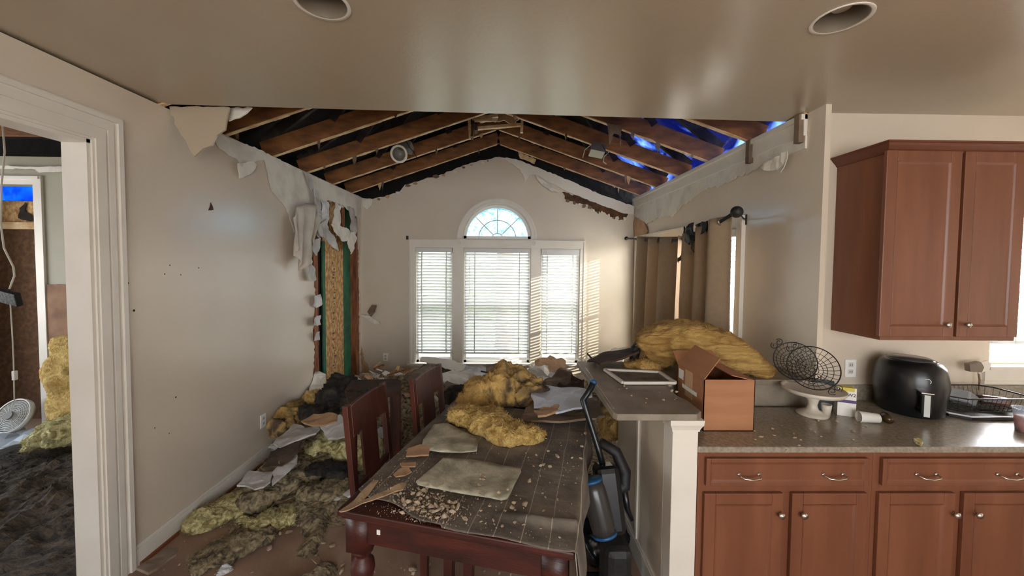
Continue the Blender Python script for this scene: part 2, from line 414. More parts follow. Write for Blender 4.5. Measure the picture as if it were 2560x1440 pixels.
# header corner: triangle of drywall still hanging at the flat ceiling's left end
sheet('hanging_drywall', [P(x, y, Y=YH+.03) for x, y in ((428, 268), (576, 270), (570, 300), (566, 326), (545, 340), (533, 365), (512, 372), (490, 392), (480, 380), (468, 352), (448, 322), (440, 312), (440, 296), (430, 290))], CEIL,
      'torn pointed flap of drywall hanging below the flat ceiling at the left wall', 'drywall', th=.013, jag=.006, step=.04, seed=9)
sheet('torn_ceiling_edge', [P(x, y, Y=YH+.09) for x, y in ((572, 272), (632, 270), (618, 285), (600, 296), (588, 298), (574, 304))], TRIM,
      'small ragged scrap of plaster left at the top left of the ceiling opening', 'drywall', th=.01, jag=.008, step=.03, seed=10)

# back wall with triple window and fan light
YW = YB
def xz(px, py): q = P(px, py, Y=YW); return (q.x, q.z)
xs_ = [P(x, 700, Y=YW).x for x in (1040, 1131, 1160, 1325, 1352, 1447)]
zs, zh = P(1245, 907, Y=YW).z, P(1245, 622, Y=YW).z
ac = P(1243, 597, Y=YW); ar = .495
gt = [(905, 494), (925, 500), (960, 492), (1000, 478), (1012, 462), (1060, 448), (1100, 437), (1150, 418), (1190, 405), (1240, 392), (1290, 402), (1330, 420), (1400, 448), (1450, 472), (1500, 492), (1545, 508), (1585, 520)]
rg = random.Random(5)
gtop = jagline([Vector(xz(*p)) for p in gt], .012, .06, rg, closed=False)
out = [(XL, 0), (XR, 0)] + [(min(max(p.x, XL), XR), p.y) for p in gtop[::-1]]
out[2] = (XR, out[2][1]); out[-1] = (XL, out[-1][1])
hl = [[(xs_[a], zs), (xs_[a+1], zs), (xs_[a+1], zh), (xs_[a], zh)] for a in (0, 2, 4)]
arch = [(ac.x+ar*math.cos(t), ac.z+ar*math.sin(t)) for t in (k*math.pi/32 for k in range(33))]
wb = struct('wall_back', slab(nb(), out, hl+[arch], lambda a, b_, t: Vector((a, YW+t, b_)), .12), WALLB)
# exterior gable above the torn drywall
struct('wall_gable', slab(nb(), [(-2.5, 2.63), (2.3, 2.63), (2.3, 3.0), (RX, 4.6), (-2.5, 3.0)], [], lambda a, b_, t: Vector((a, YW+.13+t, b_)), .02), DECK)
# window casing
b_ = nb(); o0, o1 = P(1025, 700, Y=YW).x, P(1461, 700, Y=YW).x; zt = P(1245, 601, Y=YW).z
def bar(x0, x1, z0, z1, d=.022, y=None): box(b_, x0, x1, (y or YW)-d, (y or YW), z0, z1)
bar(o0, xs_[0]-.012, zs+.001, zh+.011); bar(xs_[5]+.012, o1, zs+.001, zh+.011); bar(xs_[1]+.012, xs_[2]-.012, zs+.001, zh+.011, .018); bar(xs_[3]+.012, xs_[4]-.012, zs+.001, zh+.011, .018)
bar(o0, o1, zh+.012, zt, .02); bar(o0-.003, o1+.003, zt-.018, zt+.003, .03); bar(o0-.002, o0+.02, zs+.001, zt-.019, .03); bar(o1-.02, o1+.002, zs+.001, zt-.019, .03)
bar(o0-.03, o1+.03, zs-.03, zs, .06); bar(o0, o1, zs-.11, zs-.03, .018)
# arch casing
def ring(bm, c, r0, r1, y0, y1, n=32, a0=0, a1=math.pi):
    V = []
    for k in range(n+1):
        t = a0+(a1-a0)*k/n
        V.append([bm.verts.new((c.x+r*math.cos(t), y, c.z+r*math.sin(t))) for r, y in ((r0, y0), (r1, y0), (r1, y1), (r0, y1))])
    for A, B in zip(V, V[1:]):
        for k in range(4): bm.faces.new((A[k], A[(k+1) % 4], B[(k+1) % 4], B[k]))
    bm.faces.new(V[0]); bm.faces.new(V[-1][::-1]); return bm
ring(b_, ac, ar+.02, ar+.085, YW-.018, YW); ring(b_, ac, ar+.065, ar+.09, YW-.03, YW); ring(b_, ac, ar+.018, ar+.035, YW-.026, YW)
for s_ in (-1, 1):
    box(b_, ac.x+s_*(ar+.05)-.05, ac.x+s_*(ar+.05)+.05, YW-.032, YW, ac.z-.12, ac.z-.01)
    lathe(b_, [(.03, 0), (.03, .006), (.02, .008), (.012, .006), (.0, .01)], (ac.x+s_*(ar+.05), YW-.032, ac.z-.065), 16, Matrix.Rotation(math.pi/2, 4, 'X'), cap=False)
struct('trim_2', b_, TRIM)
# window sashes
def window(name, x0, x1, z0, z1, y, ax='y', rails=2):
    b1 = nb(); g_ = nb(); fw = .035
    def B(a0, a1, c0, c1, d0, d1):
        if ax == 'y': box(b1, a0, a1, y+d0, y+d1, c0, c1)
        else: box(b1, y+d0, y+d1, a0, a1, c0, c1)
    B(x0, x0+fw, z0, z1, .03, .11); B(x1-fw, x1, z0, z1, .03, .11); B(x0, x1, z0, z0+fw, .03, .11); B(x0, x1, z1-fw, z1, .03, .11)
    zm = (z0+z1)/2; B(x0, x1, zm-.02, zm+.02, .05, .09); B(x0, x1, z0+.03, z0+.075, .05, .08)
    o = struct(name, b1, VINYLW)
    if ax == 'y': box(g_, x0+fw, x1-fw, y+.065, y+.07, z0+fw, z1-fw)
    else: box(g_, y+.065, y+.07, x0+fw, x1-fw, z0+fw, z1-fw)
    obj('pane', g_, GLASS, o); return o
for i, a in enumerate((0, 2, 4)): window('window_%d' % (i+1), xs_[a], xs_[a+1], zs, zh, YW)
b_ = nb(); ring(b_, ac, ar-.04, ar, YW+.02, YW+.1); box(b_, ac.x-ar, ac.x+ar, YW+.02, YW+.1, ac.z, ac.z+.04)
ring(b_, ac, .27, .285, YW+.05, YW+.07); ring(b_, ac, .075, .09, YW+.05, YW+.07)
for t in (45, 90, 135):
    d = Vector((math.cos(R(t)), 0, math.sin(R(t)))); beam(b_, ac+d*.08+Vector((0, .06, 0)), ac+d*(ar-.03)+Vector((0, .06, 0)), .016, .016, (0, 1, 0))
w4 = struct('window_4', b_, VINYLW)
b_ = nb(); slab(b_, arch, [], lambda a, c, t: Vector((a, YW+.075+t, c)), .006); obj('pane', b_, FROST, w4)

# blinds
def blind(label, a0, a1, z0, z1, pos, ax, tilt=25, ladders=2, gap=.0, spacing=.0445, headh=.06, group=None, name='venetian_blind'):
    """slat blind: a = along axis, pos = distance of the slat plane"""
    mid = (a0+a1)/2
    t = thing(name, label, 'window blind', (mid, pos, z0) if ax == 'y' else (pos, mid, z0), 0, group)
    def B(bm, p0, p1, q0, q1, r0, r1):
        if ax == 'y': box(bm, p0, p1, pos+q0, pos+q1, r0, r1)
        else: box(bm, pos+q0, pos+q1, p0, p1, r0, r1)
    h = nb(); B(h, a0, a1, -.03, .03, z1-headh, z1); obj('headrail', h, VINYL, t)
    s = nb(); z = z1-headh-.03; zz = z0+.03
    while z > zz:
        wd = .05; ct, st = math.cos(R(tilt)), math.sin(R(tilt))
        prof = [(-wd/2*ct, -wd/2*st), (0, .003), (wd/2*ct, wd/2*st)]
        top, bot = [], []
        for end in (a0+.004, a1-.004):
            for (dy, dz) in prof:
                jz = rj.uniform(-.0012, .0012)
                for off_, L_ in ((.0013, top), (-.0013, bot)):
                    p = (end, pos+dy, z+dz+off_+jz) if ax == 'y' else (pos+dy, end, z+dz+off_+jz)
                    L_.append(s.verts.new(p))
        for L_, fl in ((top, 0), (bot, 1)):
            for k in (0, 1): s.faces.new([L_[k], L_[k+1], L_[k+4], L_[k+3]])
        s.faces.new([top[0], top[3], bot[3], bot[0]]); s.faces.new([top[2], top[5], bot[5], bot[2]])
        z -= spacing
    obj('slats', s, VINYL, t)
    r = nb(); B(r, a0, a1, -.025, .025, z0, z0+.02); obj('bottom_rail', r, VINYL, t)
    for k in range(ladders):
        a = a0+(a1-a0)*((k+.5)/ladders if ladders == 1 else (.16+.68*k/(ladders-1)))
        c = nb(); B(c, a-.006, a+.006, -.028, -.0265, z0, z1-.03); B(c, a-.006, a+.006, .0265, .028, z0, z1-.03); obj('ladder_tape', c, VINYL, t)
    c = nb(); a = a0+.08; B(c, a-.003, a+.003, -.036, -.030, z1-.7, z1-.03); obj('tilt_wand', c, VINYL, t)
    return t
rj = random.Random(2)
zb = P(1245, 884, Y=YW).z
blind('left narrow white slatted blind on the far wall window', xs_[0]+.005, xs_[1]-.005, zb, zh, YW+.005, 'y', tilt=-44)
blind('wide middle white slatted blind under the fan light', xs_[2]+.005, xs_[3]-.005, zb, zh, YW+.005, 'y', tilt=-44)
blind('right narrow white slatted blind on the far wall window', xs_[4]+.005, xs_[5]-.005, zb, zh, YW+.005, 'y', headh=.09, tilt=-44)

# right wall with its own triple window
wy = [3.10, 3.78, 3.92, 4.66, 4.80, 5.44]; wz0, wz1 = .30, 2.07
hl = [[(wy[a], wz0), (wy[a+1], wz0), (wy[a+1], wz1), (wy[a], wz1)] for a in (0, 2, 4)]
wr = struct('wall_right', slab(nb(), [(2.53, 0), (YB+.12, 0), (YB+.12, 2.72), (2.53, ZC)], hl, lambda a, b_, t: Vector((XR+t, a, b_)), .12), WALL)
obj('stub', bx(XR, XR+.035, 2.27, 2.53, 0, ZC), WALL, wr)
for i, a in enumerate((0, 2, 4)): window('window_%d' % (5+i), wy[a], wy[a+1], wz0, wz1, XR, 'x')
b_ = nb()
def barx(y0, y1, z0, z1, d): box(b_, XR-d, XR, y0, y1, z0, z1)
barx(wy[0]-.10, wy[0]-.012, wz0+.001, wz1+.012, .02); barx(wy[0]-.103, wy[0]-.08, wz0+.001, wz1+.079, .032); barx(wy[5]+.012, wy[5]+.10, wz0+.001, wz1+.012, .02)
barx(wy[1]+.012, wy[2]-.012, wz0, wz1, .02); barx(wy[3]+.012, wy[4]-.012, wz0, wz1, .02); barx(wy[0]-.10, wy[5]+.10, wz1+.012, wz1+.10, .02); barx(wy[0]-.1035, wy[5]+.103, wz1+.08, wz1+.103, .034)
barx(wy[0]-.12, wy[5]+.12, wz0-.03, wz0, .06); struct('trim_3', b_, TRIM)
blind('white slatted blind bare of curtain, right wall window nearest the kitchen', wy[0]+.005, wy[1]-.005, wz0+.05, wz1, XR+.01, 'x', tilt=-12, ladders=2)
blind('white slatted blind hidden behind the middle of the brown curtains', wy[2]+.005, wy[3]-.005, wz0+.05, wz1, XR+.01, 'x', tilt=-12)
blind('white slatted blind of the right wall window next to the far corner', wy[4]+.005, wy[5]-.005, wz0+.05, wz1, XR+.01, 'x', tilt=-12)

# kitchen wall with window
kx0, kx1, kz0, kz1 = P(2478, 800, Y=YK).x, P(2478, 800, Y=YK).x+.95, P(2500, 912, Y=YK).z, 2.2
struct('wall_kitchen', slab(nb(), [(XR+.036, 0), (4.7, 0), (4.7, ZC), (XR+.036, ZC)], [[(kx0, kz0), (kx1, kz0), (kx1, kz1), (kx0, kz1)]], lambda a, b_, t: Vector((a, YK+t, b_)), .12), WALL)
window('window_8', kx0, kx1, kz0, kz1, YK)
b_ = nb(); YWs = YK
box(b_, kx0-.05, kx1+.05, YK-.05, YK, kz0-.02, kz0); box(b_, kx0-.04, kx1+.04, YK-.016, YK, kz0-.11, kz0-.02); box(b_, kx0-.05, kx1+.05, YK-.022, YK, kz0-.12, kz0-.10)
struct('trim_4', b_, TRIM)
blind('white slatted blind pulled up over the kitchen counter window', kx0+.01, kx1-.01, kz0+.14, kz1, YK+.02, 'y', tilt=20)
# remaining enclosure of the house behind the viewer
struct('wall_right_kitchen', bx(4.7, 4.82, -3.2, YK+.12, 0, ZC), WALL)
struct('wall_rear', slab(nb(), [(-2.25, 0), (4.7, 0), (4.7, ZC), (-2.25, ZC)], [[(-1.1, .55), (2.7, .55), (2.7, 2.5), (-1.1, 2.5)]], lambda a, b_, t: Vector((a, -3.2-t, b_)), .12), WALL)  # unseen opening, made large to let fill light in

# ================================================================ roof over the torn-open vault
def zc(x): return ZC + .0 + SLOPE*((x-XL) if x < RX else (XR-x)*(RX-XL)/(XR-RX))
zr = zc(RX)
TY = [2.42, 2.97, 3.56, 4.17, 4.78, 5.36]
ords = ['cut off by the edge of the flat ceiling', 'nearest the flat ceiling', 'second from the flat ceiling', 'in the middle, just before the torn ceiling box', 'behind the torn ceiling box', 'farthest, close to the window wall']
for k, y in enumerate(TY):
    t = thing('roof_truss', 'exposed brown roof truss, '+ords[k], 'roof truss', (RX, y, ZC), 0, 'exposed roof trusses')
    n_ = Vector((0, 0, 1)); hh = .155
    for s_, xe in ((-1, XL-.1), (1, XR+.1)):
        ze = zc(XL)-.1*SLOPE
        p0 = Vector((xe, y, ze+hh/2)); p1 = Vector((RX, y, zr+hh/2))
        obj('bottom_chord', beam(nb(), p0, p1, .038, hh), RAFT, t, bevel=.003)
        ztop = ze+.16; q1 = Vector((RX, y, zr+1.02))
        obj('top_chord', beam(nb(), Vector((xe-.2*s_*0, y+.002, ztop)), q1, .038, .09), BURNT, t)
        for f0, f1 in ((.30, .48), (.72, .62)):
            a = p0.lerp(p1, f0)+Vector((0, -.002, .06)); c = Vector((xe, y-.002, ztop)).lerp(q1, f1); obj('web', beam(nb(), a, c, .036, .07), BURNT, t)
        # paper remnants under the chord, light from below painted into their pale colour
        rg = random.Random(k*2+s_); bm_ = nb(); L_ = (p1-p0); d = L_.normalized()
        f = 0.02
        while f < .985:
            g_ = min(.99, f+rg.uniform(.02, .07)); w_ = .028+rg.uniform(0, .010)
            a = p0+L_*f-Vector((0, 0, hh/2/math.cos(math.atan(SLOPE))+.003)); c = p0+L_*g_-Vector((0, 0, hh/2/math.cos(math.atan(SLOPE))+.003))
            beam(bm_, a, c, w_, rg.uniform(.004, .012))
            f = g_
        obj('lit_paper_remnant', bm_, RAFTL, t)
        for j in range(3 if k > 1 else 1):     # hanging shreds
            f = rg.uniform(.12, .9); a = p0+L_*f-Vector((0, .02, hh/2)); wv = rg.uniform(.02, .06); hv = rg.uniform(.03, .11)
            obj('torn_paper', sheet_bm([a, a+d*wv, a+d*wv*.9-n_*hv*.5, a+d*wv*.4-n_*hv, a-n_*hv*.35], .004, .005, .02, seed=k*10+j+3), RAFTL if rg.random() < .5 else TANG, t)
# tattered bigger patch hanging off the second truss on the right
sheet('hanging_paper', [P(x, y, Y=3.40) for x, y in ((1516, 308), (1556, 318), (1552, 330), (1551, 368), (1547, 338), (1535, 334), (1524, 362), (1520, 330))], TANG, 'brown torn paper tag hanging from a right-hand rafter', 'torn paper', th=.006, jag=.005, step=.02, seed=3)
sheet('hanging_paper', [P(x, y, Y=5.30) for x, y in ((1295, 380), (1340, 398), (1336, 410), (1318, 402), (1300, 396))], RAFTL, 'pale torn paper strip clinging right of the ridge above the fan window', 'torn paper', th=.006, jag=.005, step=.02, seed=4)
# deck
bm_ = nb(); t0 = ZC+.16-.035+.05
def decky(x): return t0+.06+(zr+1.02-(ZC+.13))*((x-XL+.1)/(RX-XL+.1) if x < RX else (XR+.1-x)/(XR+.1-RX))
for x0, x1 in ((-2.6, RX), (RX, 1.30)):
    v = [bm_.verts.new((x, y, decky(x)+dz)) for dz in (0, .02) for x, y in ((x0, 1.7), (x1, 1.7), (x1, 6.0), (x0, 6.0))]
    for f in ((0, 1, 2, 3), (7, 6, 5, 4), (0, 4, 5, 1), (1, 5, 6, 2), (2, 6, 7, 3), (3, 7, 4, 0)): bm_.faces.new([v[i] for i in f])
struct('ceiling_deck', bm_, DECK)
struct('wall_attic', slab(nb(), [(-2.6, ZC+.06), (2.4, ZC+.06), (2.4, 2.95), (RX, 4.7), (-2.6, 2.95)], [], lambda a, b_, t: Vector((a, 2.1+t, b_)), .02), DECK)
# blue tarp over the burnt-away eave, crumpled
bm_ = nb(); nx, ny = 40, 120; G = []
for i in range(nx+1):
    row = []
    for j in range(ny+1):
        x = 1.18+.95*i/nx; y = 2.13+3.54*j/ny
        z = decky(x)+.075+.05*noise.fractal(Vector((x*4, y*4, 1)), 1, 2, 5)
        row.append(bm_.verts.new((x, y, z)))
    G.append(row)
for i in range(1, 9):
    G.append([bm_.verts.new((v.co.x+.03*noise.noise(Vector((i*.4, v.co.y*5, 2))), v.co.y, v.co.z-(v.co.z-2.6)*i/8)) for v in G[nx]])
for i in range(nx+8):
    for j in range(ny):
        if i < nx or G[i][j].co.y > 2.57: bm_.faces.new((G[i][j], G[i+1][j], G[i+1][j+1], G[i][j+1]))
for v in [v for v in bm_.verts if not v.link_faces]: bm_.verts.remove(v)
o = obj('tarpaulin', bm_, TARP, smooth=True); o.modifiers.new('thick', 'SOLIDIFY').thickness = .003
tag(o, 'blue tarpaulin glowing over the open eave above the right wall', 'tarpaulin')
# eave blocking on the left; unseen boards right, added against sun leaks
struct('trim_5', bx(XL-.5, XL-.1, 1.7, 5.8, 2.60, 2.75), DECK)
struct('sun_leak_blocker', box(bx(XR+.235, XR+.33, 2.12, 2.56, ZC+.08, 3.0), 1.2, XR+.235, 2.12, 2.56, 3.0, 3.02), DECK)

# ceiling box remnants at the ridge
t = thing('torn_ceiling_box', 'broken pale timber box hanging at the ridge where a fixture was mounted', 'ceiling box', (RX, 4.4, 3.3))
for a, c in (((1172, 283), (1176, 348)), ((1306, 283), (1304, 332)), ((1188, 322), (1303, 312)), ((1180, 296), (1245, 290)), ((1186, 300), (1230, 300))):
    yy = 4.40; obj('board', beam(nb(), P(*a, Y=yy), P(*c, Y=yy), .03, .05, (0, 1, 0)), RAFTL, t)
for a, c in (((1180, 345), (1184, 300)), ((1190, 330), (1192, 312))): obj('board', beam(nb(), P(*a, Y=4.1), P(*c, Y=4.6), .03, .04, (0, 1, 0)), TANG, t)
obj('panel', sheet_bm([P(x, y, Y=4.5) for x, y in ((1236, 284), (1300, 284), (1298, 300), (1282, 312), (1262, 302), (1248, 306), (1234, 300))], .02, .01, .03, seed=5), TAN, t)
obj('rag', sheet_bm([P(x, y, Y=4.45) for x, y in ((1192, 292), (1244, 298), (1240, 306), (1222, 304), (1200, 308))], .01, .01, .03, seed=6), BARE, t)
# can lights dangling from the rafters
def dangling(c, label, ring_=True, s_=1):
    t = thing('recessed_light_housing', label, 'light', c)
    M = Matrix.Rotation(R(-14), 4, 'X') @ Matrix.Rotation(R(12), 4, 'Y')
    if ring_:
        b_ = nb(); lathe(b_, [(.075, 0), (.095, -.006), (.10, .0), (.09, .006)], c, 28, M @ Matrix.Rotation(R(-58), 4, 'X'), cap=False); obj('trim_ring', b_, TRIM, t, True)
        b_ = nb(); lathe(b_, [(.076, 0), (.07, .05), (.06, .09), (0, .10)], c, 28, M @ Matrix.Rotation(R(-58), 4, 'X'), cap=False); obj('reflector', b_, mat('can_grey', (128, 124, 116), rough=.35), t, True)
    b_ = nb(); box(b_, -.05, .10, -.02, .12, .08, .17, Matrix.Translation(c) @ M); obj('junction_box', b_, mat('galvanized', (130, 126, 118), rough=.4, metal=.6), t)
    b_ = nb(); tube(b_, [Vector(c)+Vector(v) for v in ((.08, 0, .14), (.13, 0, .06), (.17, .0, .02), (.2, 0, -.04))], .004, 6); obj('cable', b_, WIRE, t)
dangling(P(997, 385, Y=4.30), 'round recessed light dangling between the rafters on the left slope')
dangling(P(1485, 395, Y=4.0), 'bare metal light housing hanging between the rafters on the right slope', False)
b_ = nb()
for pts in (((1478, 362), (1462, 375), (1457, 394)), ((1525, 378), (1510, 392), (1508, 404), (1516, 410))):
    tube(b_, [P(x, y, Y=4.05) for x, y in pts], .005, 6)
tag(obj('loose_cable', b_, mat('cable_white', (190, 180, 165), rough=.5)), 'loose pale cables dangling beside the metal housing on the right slope', 'cable')

# right roof-edge trim: top board, nail strip, torn paper
a0, a1 = P(2014, 296, X=XR), P(1586, 506, X=XR)
b_ = nb()
yn, yf = a0.y-.02, YB
box(b_, XR-.022, XR, yn, yf, 2.60, 2.735); box(b_, XR-.040, XR, yn, yf, 2.70, 2.735)
o = struct('trim_7', b_, TRIM, bevel=.003)
b_ = nb(); box(b_, XR-.012, XR, yn, yf, 2.52, 2.60)
for k in range(22):
    y = yn+.1+k*.145; lathe(b_, [(.009, 0), (.012, .002), (.004, .003), (0, .001)], (XR-.0125, y, 2.55), 10, Matrix.Rotation(-math.pi/2, 4, 'Y'), cap=False)
obj('nail_strip', b_, BARE, o)
pts = [(2010, 318), (1985, 345), (1978, 375), (1962, 392), (1955, 415), (1935, 412), (1925, 420), (1912, 412), (1890, 425), (1850, 440), (1800, 465), (1770, 470), (1740, 490), (1700, 520), (1680, 542), (1665, 540), (1640, 548), (1618, 560), (1600, 552), (1588, 540), (1588, 530), (1800, 420)]
obj('torn_edge', sheet_bm([P(x, y, X=XR-.008) for x, y in pts], .006, .014, .03, seed=12, warp=.008), BARE, o)
obj('curled_paper', sheet_bm([P(x, y, X=XR-.06) for x, y in ((1968, 378), (1960, 418), (1950, 432), (1938, 424), (1915, 426), (1905, 418), (1940, 392))], .004, .01, .03, seed=13, warp=.05), BARE, o)
for y in (2.92, yn+.02): obj('joint_block', bx(XR-.05, XR-.001, y-.012, y+.03, 2.56, 2.735), TANG, o)
# corner patch of brown board
sheet('wall_patch', [P(x, y, X=XR-.012) for x, y in ((1590, 543), (1612, 556), (1620, 575), (1612, 600), (1606, 622), (1590, 600), (1584, 560))], TAN, 'ragged tan patch of stripped drywall in the far right corner', 'drywall', th=.01, jag=.012, step=.03, seed=8)
# far gable right strip
b_ = nb()
pt = [(1246, 392), (1290, 398), (1400, 442), (1500, 486), (1584, 516), (1584, 536), (1560, 534), (1500, 512), (1440, 488), (1400, 470), (1370, 455), (1345, 440), (1325, 437), (1312, 460), (1310, 445), (1300, 425), (1280, 410)]
obj('torn_strip', sheet_bm([P(x, y, Y=YB-.015) for x, y in pt], .012, .008, .04, seed=14), TRIM, wb)
obj('torn_hole', sheet_bm([P(x, y, Y=YB-.004) for x, y in ((1405, 480), (1450, 492), (1500, 510), (1570, 536), (1560, 550), (1535, 548), (1510, 530), (1490, 530), (1470, 512), (1440, 508), (1415, 500))], .003, .012, .03, seed=15), mat('torn_brown', (96, 66, 40), (54, 36, 24), 9, .9), wb)
obj('curled_paper', sheet_bm([P(x, y, Y=YB-.05) for x, y in ((1335, 435), (1372, 462), (1404, 484), (1375, 478), (1352, 460))], .004, .01, .03, seed=16, warp=.04), BARE, wb)
rg = random.Random(11)
for k in range(16):
    x = 1420+k*9.4+rg.uniform(-3, 3); y = 500+(x-1420)*.34+rg.uniform(-2, 6); c = P(x, y, Y=YB-.02); s_ = rg.uniform(.02, .045)
    obj('plaster_shred', sheet_bm([c+Vector((s_*math.cos(a)*rg.uniform(.5, 1), -.01*k % .02, s_*math.sin(a)*rg.uniform(.5, 1))) for a in (0, 1.2, 2.4, 3.6, 5)], .01, .004, .02, seed=k), BARE if k % 2 else TANG, wb)
# ragged left gable edge with plaster crumbs
for k in range(14):
    x = 925+k*23+rg.uniform(-6, 6); i = max(j for j in range(len(gt)) if gt[j][0] <= x); a, c_ = gt[i], gt[i+1]; y = a[1]+(c_[1]-a[1])*(x-a[0])/(c_[0]-a[0])+rg.uniform(0, 6)
    c = P(x, y, Y=YB-.012); s_ = rg.uniform(.015, .04)
    obj('plaster_shred', sheet_bm([c+Vector((s_*1.5*math.cos(a)*rg.uniform(.5, 1), 0, s_*math.sin(a)*rg.uniform(.5, 1))) for a in (0, 1.2, 2.4, 3.6, 5)], .012, .004, .02, seed=k+30), (BARE, TANG, TAN)[k % 3], wb)
obj('paper_flap', sheet_bm([P(x, y, Y=YB-.02) for x, y in ((905, 496), (932, 498), (930, 512), (918, 524), (908, 516))], .008, .005, .03, seed=17, warp=.01), BARE, wb)

# ================================================================ torn corner: studs, sheathing, hanging paper
yL = lambda px, X: P(px, 700, X=X).y
XS = XL-.10
ya, yb2, yc_ = yL(806, XS), yL(858, XS), yL(880, XS)
sh = tag(obj('sheathing_board', bx(XS-.012, XS, ya, yb2, 0, 2.7), OSB), 'tall tan strand board exposed inside the torn-open left corner', 'sheathing board')
b_ = nb(); rg = random.Random(9)
for k in range(46):      # stencilled marks running up the board
    z = .3+k*.038
    if rg.random() < .25: continue
    y = (ya+yb2)/2+rg.uniform(-.04, .01); box(b_, XS, XS+.0015, y, y+rg.uniform(.02, .08), z, z+rg.uniform(.006, .02))
obj('stencil_mark', b_, INK, sh)
g1 = tag(obj('green_board', bx(XS-.012, XS+.002, yb2+.004, YB-.02, 0, 2.7), GREEN), 'green coated wall board beside the tan strand board, lettered PF', 'wall board')
def text(name, body, M, size, m, parent, ext=.0008):
    cu = bpy.data.curves.new(name, 'FONT'); cu.body = body; cu.size = size; cu.extrude = ext; cu.align_x = 'CENTER'; cu.align_y = 'CENTER'
    o = bpy.data.objects.new(name, cu); COL.objects.link(o); cu.materials.append(m)
    dg = bpy.context.evaluated_depsgraph_get(); me = bpy.data.meshes.new_from_object(o.evaluated_get(dg)); bpy.data.objects.remove(o)
    b_ = nb(); b_.from_mesh(me); b_.transform(M); o = obj(name, b_, m, parent); return o
c = P(869, 826, X=XS+.003)
text('lettering', 'PF', Matrix.Translation(c) @ Matrix.Rotation(math.pi/2, 4, 'Z') @ Matrix.Rotation(math.pi/2, 4, 'X'), .16, INK, g1)
tag(obj('green_board', bx(XS+.0, XS+.012, ya-.02, ya+.05, .2, 2.02), GREEN), 'narrow green board strip between the left stud and the tan strand board', 'wall board')
st = [(yL(787, XL), 'brown stud at the left edge of the torn corner'), (yL(893, XL), 'brown stud at the right of the torn corner, beside the far wall'), (yL(845, XL)-.0, '')]
for y, l_ in st[:2]:
    tag(obj('wall_stud', bx(XL-.10, XL-.016, y, y+(.11 if 'left' in l_ else .16), 0, 2.62), STUD, bevel=.003), l_, 'stud')
for px, l_ in ((822, 'short brown blocking left in the top of the torn corner'), (862, 'short brown blocking right in the top of the torn corner')):
    y = yL(px, XL); tag(obj('wall_blocking', bx(XL-.09, XL-.03, y, y+.09, 2.10, 2.62), STUD), l_, 'blocking')
struct('wall_left_backing', bx(XL-.135, XL-.118, 3.76, 5.75, 0, 2.75), DECK)
# long hanging paper sheet in folds at the tear
def drape(name, top, bottom, m, folds, amp, label, cat, th=.004, ncols=24, X=None, nrow=14):
    bm_ = nb(); G = []
    for j in range(nrow+1):
        v = j/nrow; row = []
        for i in range(ncols+1):
            u = i/ncols
            def at(L_, u):
                x = u*(len(L_)-1); k = min(int(x), len(L_)-2); f = x-k; return L_[k].lerp(L_[k+1], f)
            p = at(top, u).lerp(at(bottom, u), v); p = p+Vector((amp*math.sin(u*folds*6.283+v*1.5)*(.5+.5*v)+.01*noise.noise(p*9), 0, 0))
            row.append(bm_.verts.new(p))
        G.append(row)
    for j in range(nrow):
        for i in range(ncols): bm_.faces.new((G[j][i], G[j][i+1], G[j+1][i+1], G[j+1][i]))
    o = obj(name, bm_, m, smooth=True); o.modifiers.new('thick', 'SOLIDIFY').thickness = th; return tag(o, label, cat)
T_ = [P(x, y, X=XL+.06) for x, y in ((733, 545), (745, 518), (765, 507), (790, 512), (800, 545))]
B_ = [P(x, y, X=XL+.09) for x, y in ((737, 622), (742, 645), (755, 678), (772, 650), (778, 600))]
drape('hanging_paper_sheet', T_, B_, mat('hanging_paper', (186, 176, 160), (206, 198, 184), 6, .7), 3.2, .035, 'long folded grey sheet of torn paper hanging down the left wall by the corner', 'torn paper')
shr = [(((783, 470), (795, 480), (803, 520), (800, 560), (790, 540), (784, 500)), GYP, .05), (((800, 500), (815, 505), (822, 545), (812, 580), (802, 560)), GYPW, .03), (((840, 505), (852, 518), (846, 560), (838, 590), (832, 560)), BARE, .02),
       (((792, 565), (812, 548), (826, 575), (838, 600), (846, 628), (834, 622), (812, 596), (795, 590)), GYP, .04), (((826, 560), (856, 566), (876, 575), (880, 598), (862, 604), (840, 590)), BARE, .03), (((870, 515), (884, 520), (892, 560), (890, 590), (880, 600), (876, 560)), GYP, .02),
       (((868, 585), (884, 578), (892, 600), (888, 612), (878, 636), (868, 620)), BARE, .03), (((780, 600), (796, 594), (800, 618), (790, 640), (780, 628)), GYP, .04), (((775, 655), (783, 668), (790, 700), (778, 704), (770, 690)), GYP, .05),
       (((783, 740), (800, 735), (803, 760), (792, 770), (785, 764)), GYPW, .04), (((778, 795), (798, 788), (802, 812), (790, 815), (780, 812)), GYPW, .04), (((785, 830), (795, 828), (795, 850), (786, 852)), GYP, .03)]
pl = ['at the very top', 'left of the blocking', 'between the blockings', 'slanting across the board top', 'broad pale piece over the board', 'by the far wall', 'small crumpled over the green board', 'small one at the left edge high up', 'triangular at the left edge', 'white chip mid-height', 'white chip lower down', 'grey chip lowest']
for i, (pts, m_, off) in enumerate(shr):
    sheet('torn_drywall_paper', [P(x, y, X=XL+off) for x, y in pts], m_, 'torn paper shred on the stripped left corner, '+pl[i], 'torn paper', 'paper shreds round the torn corner', th=.006, jag=.006, step=.025, warp=.04, seed=40+i)
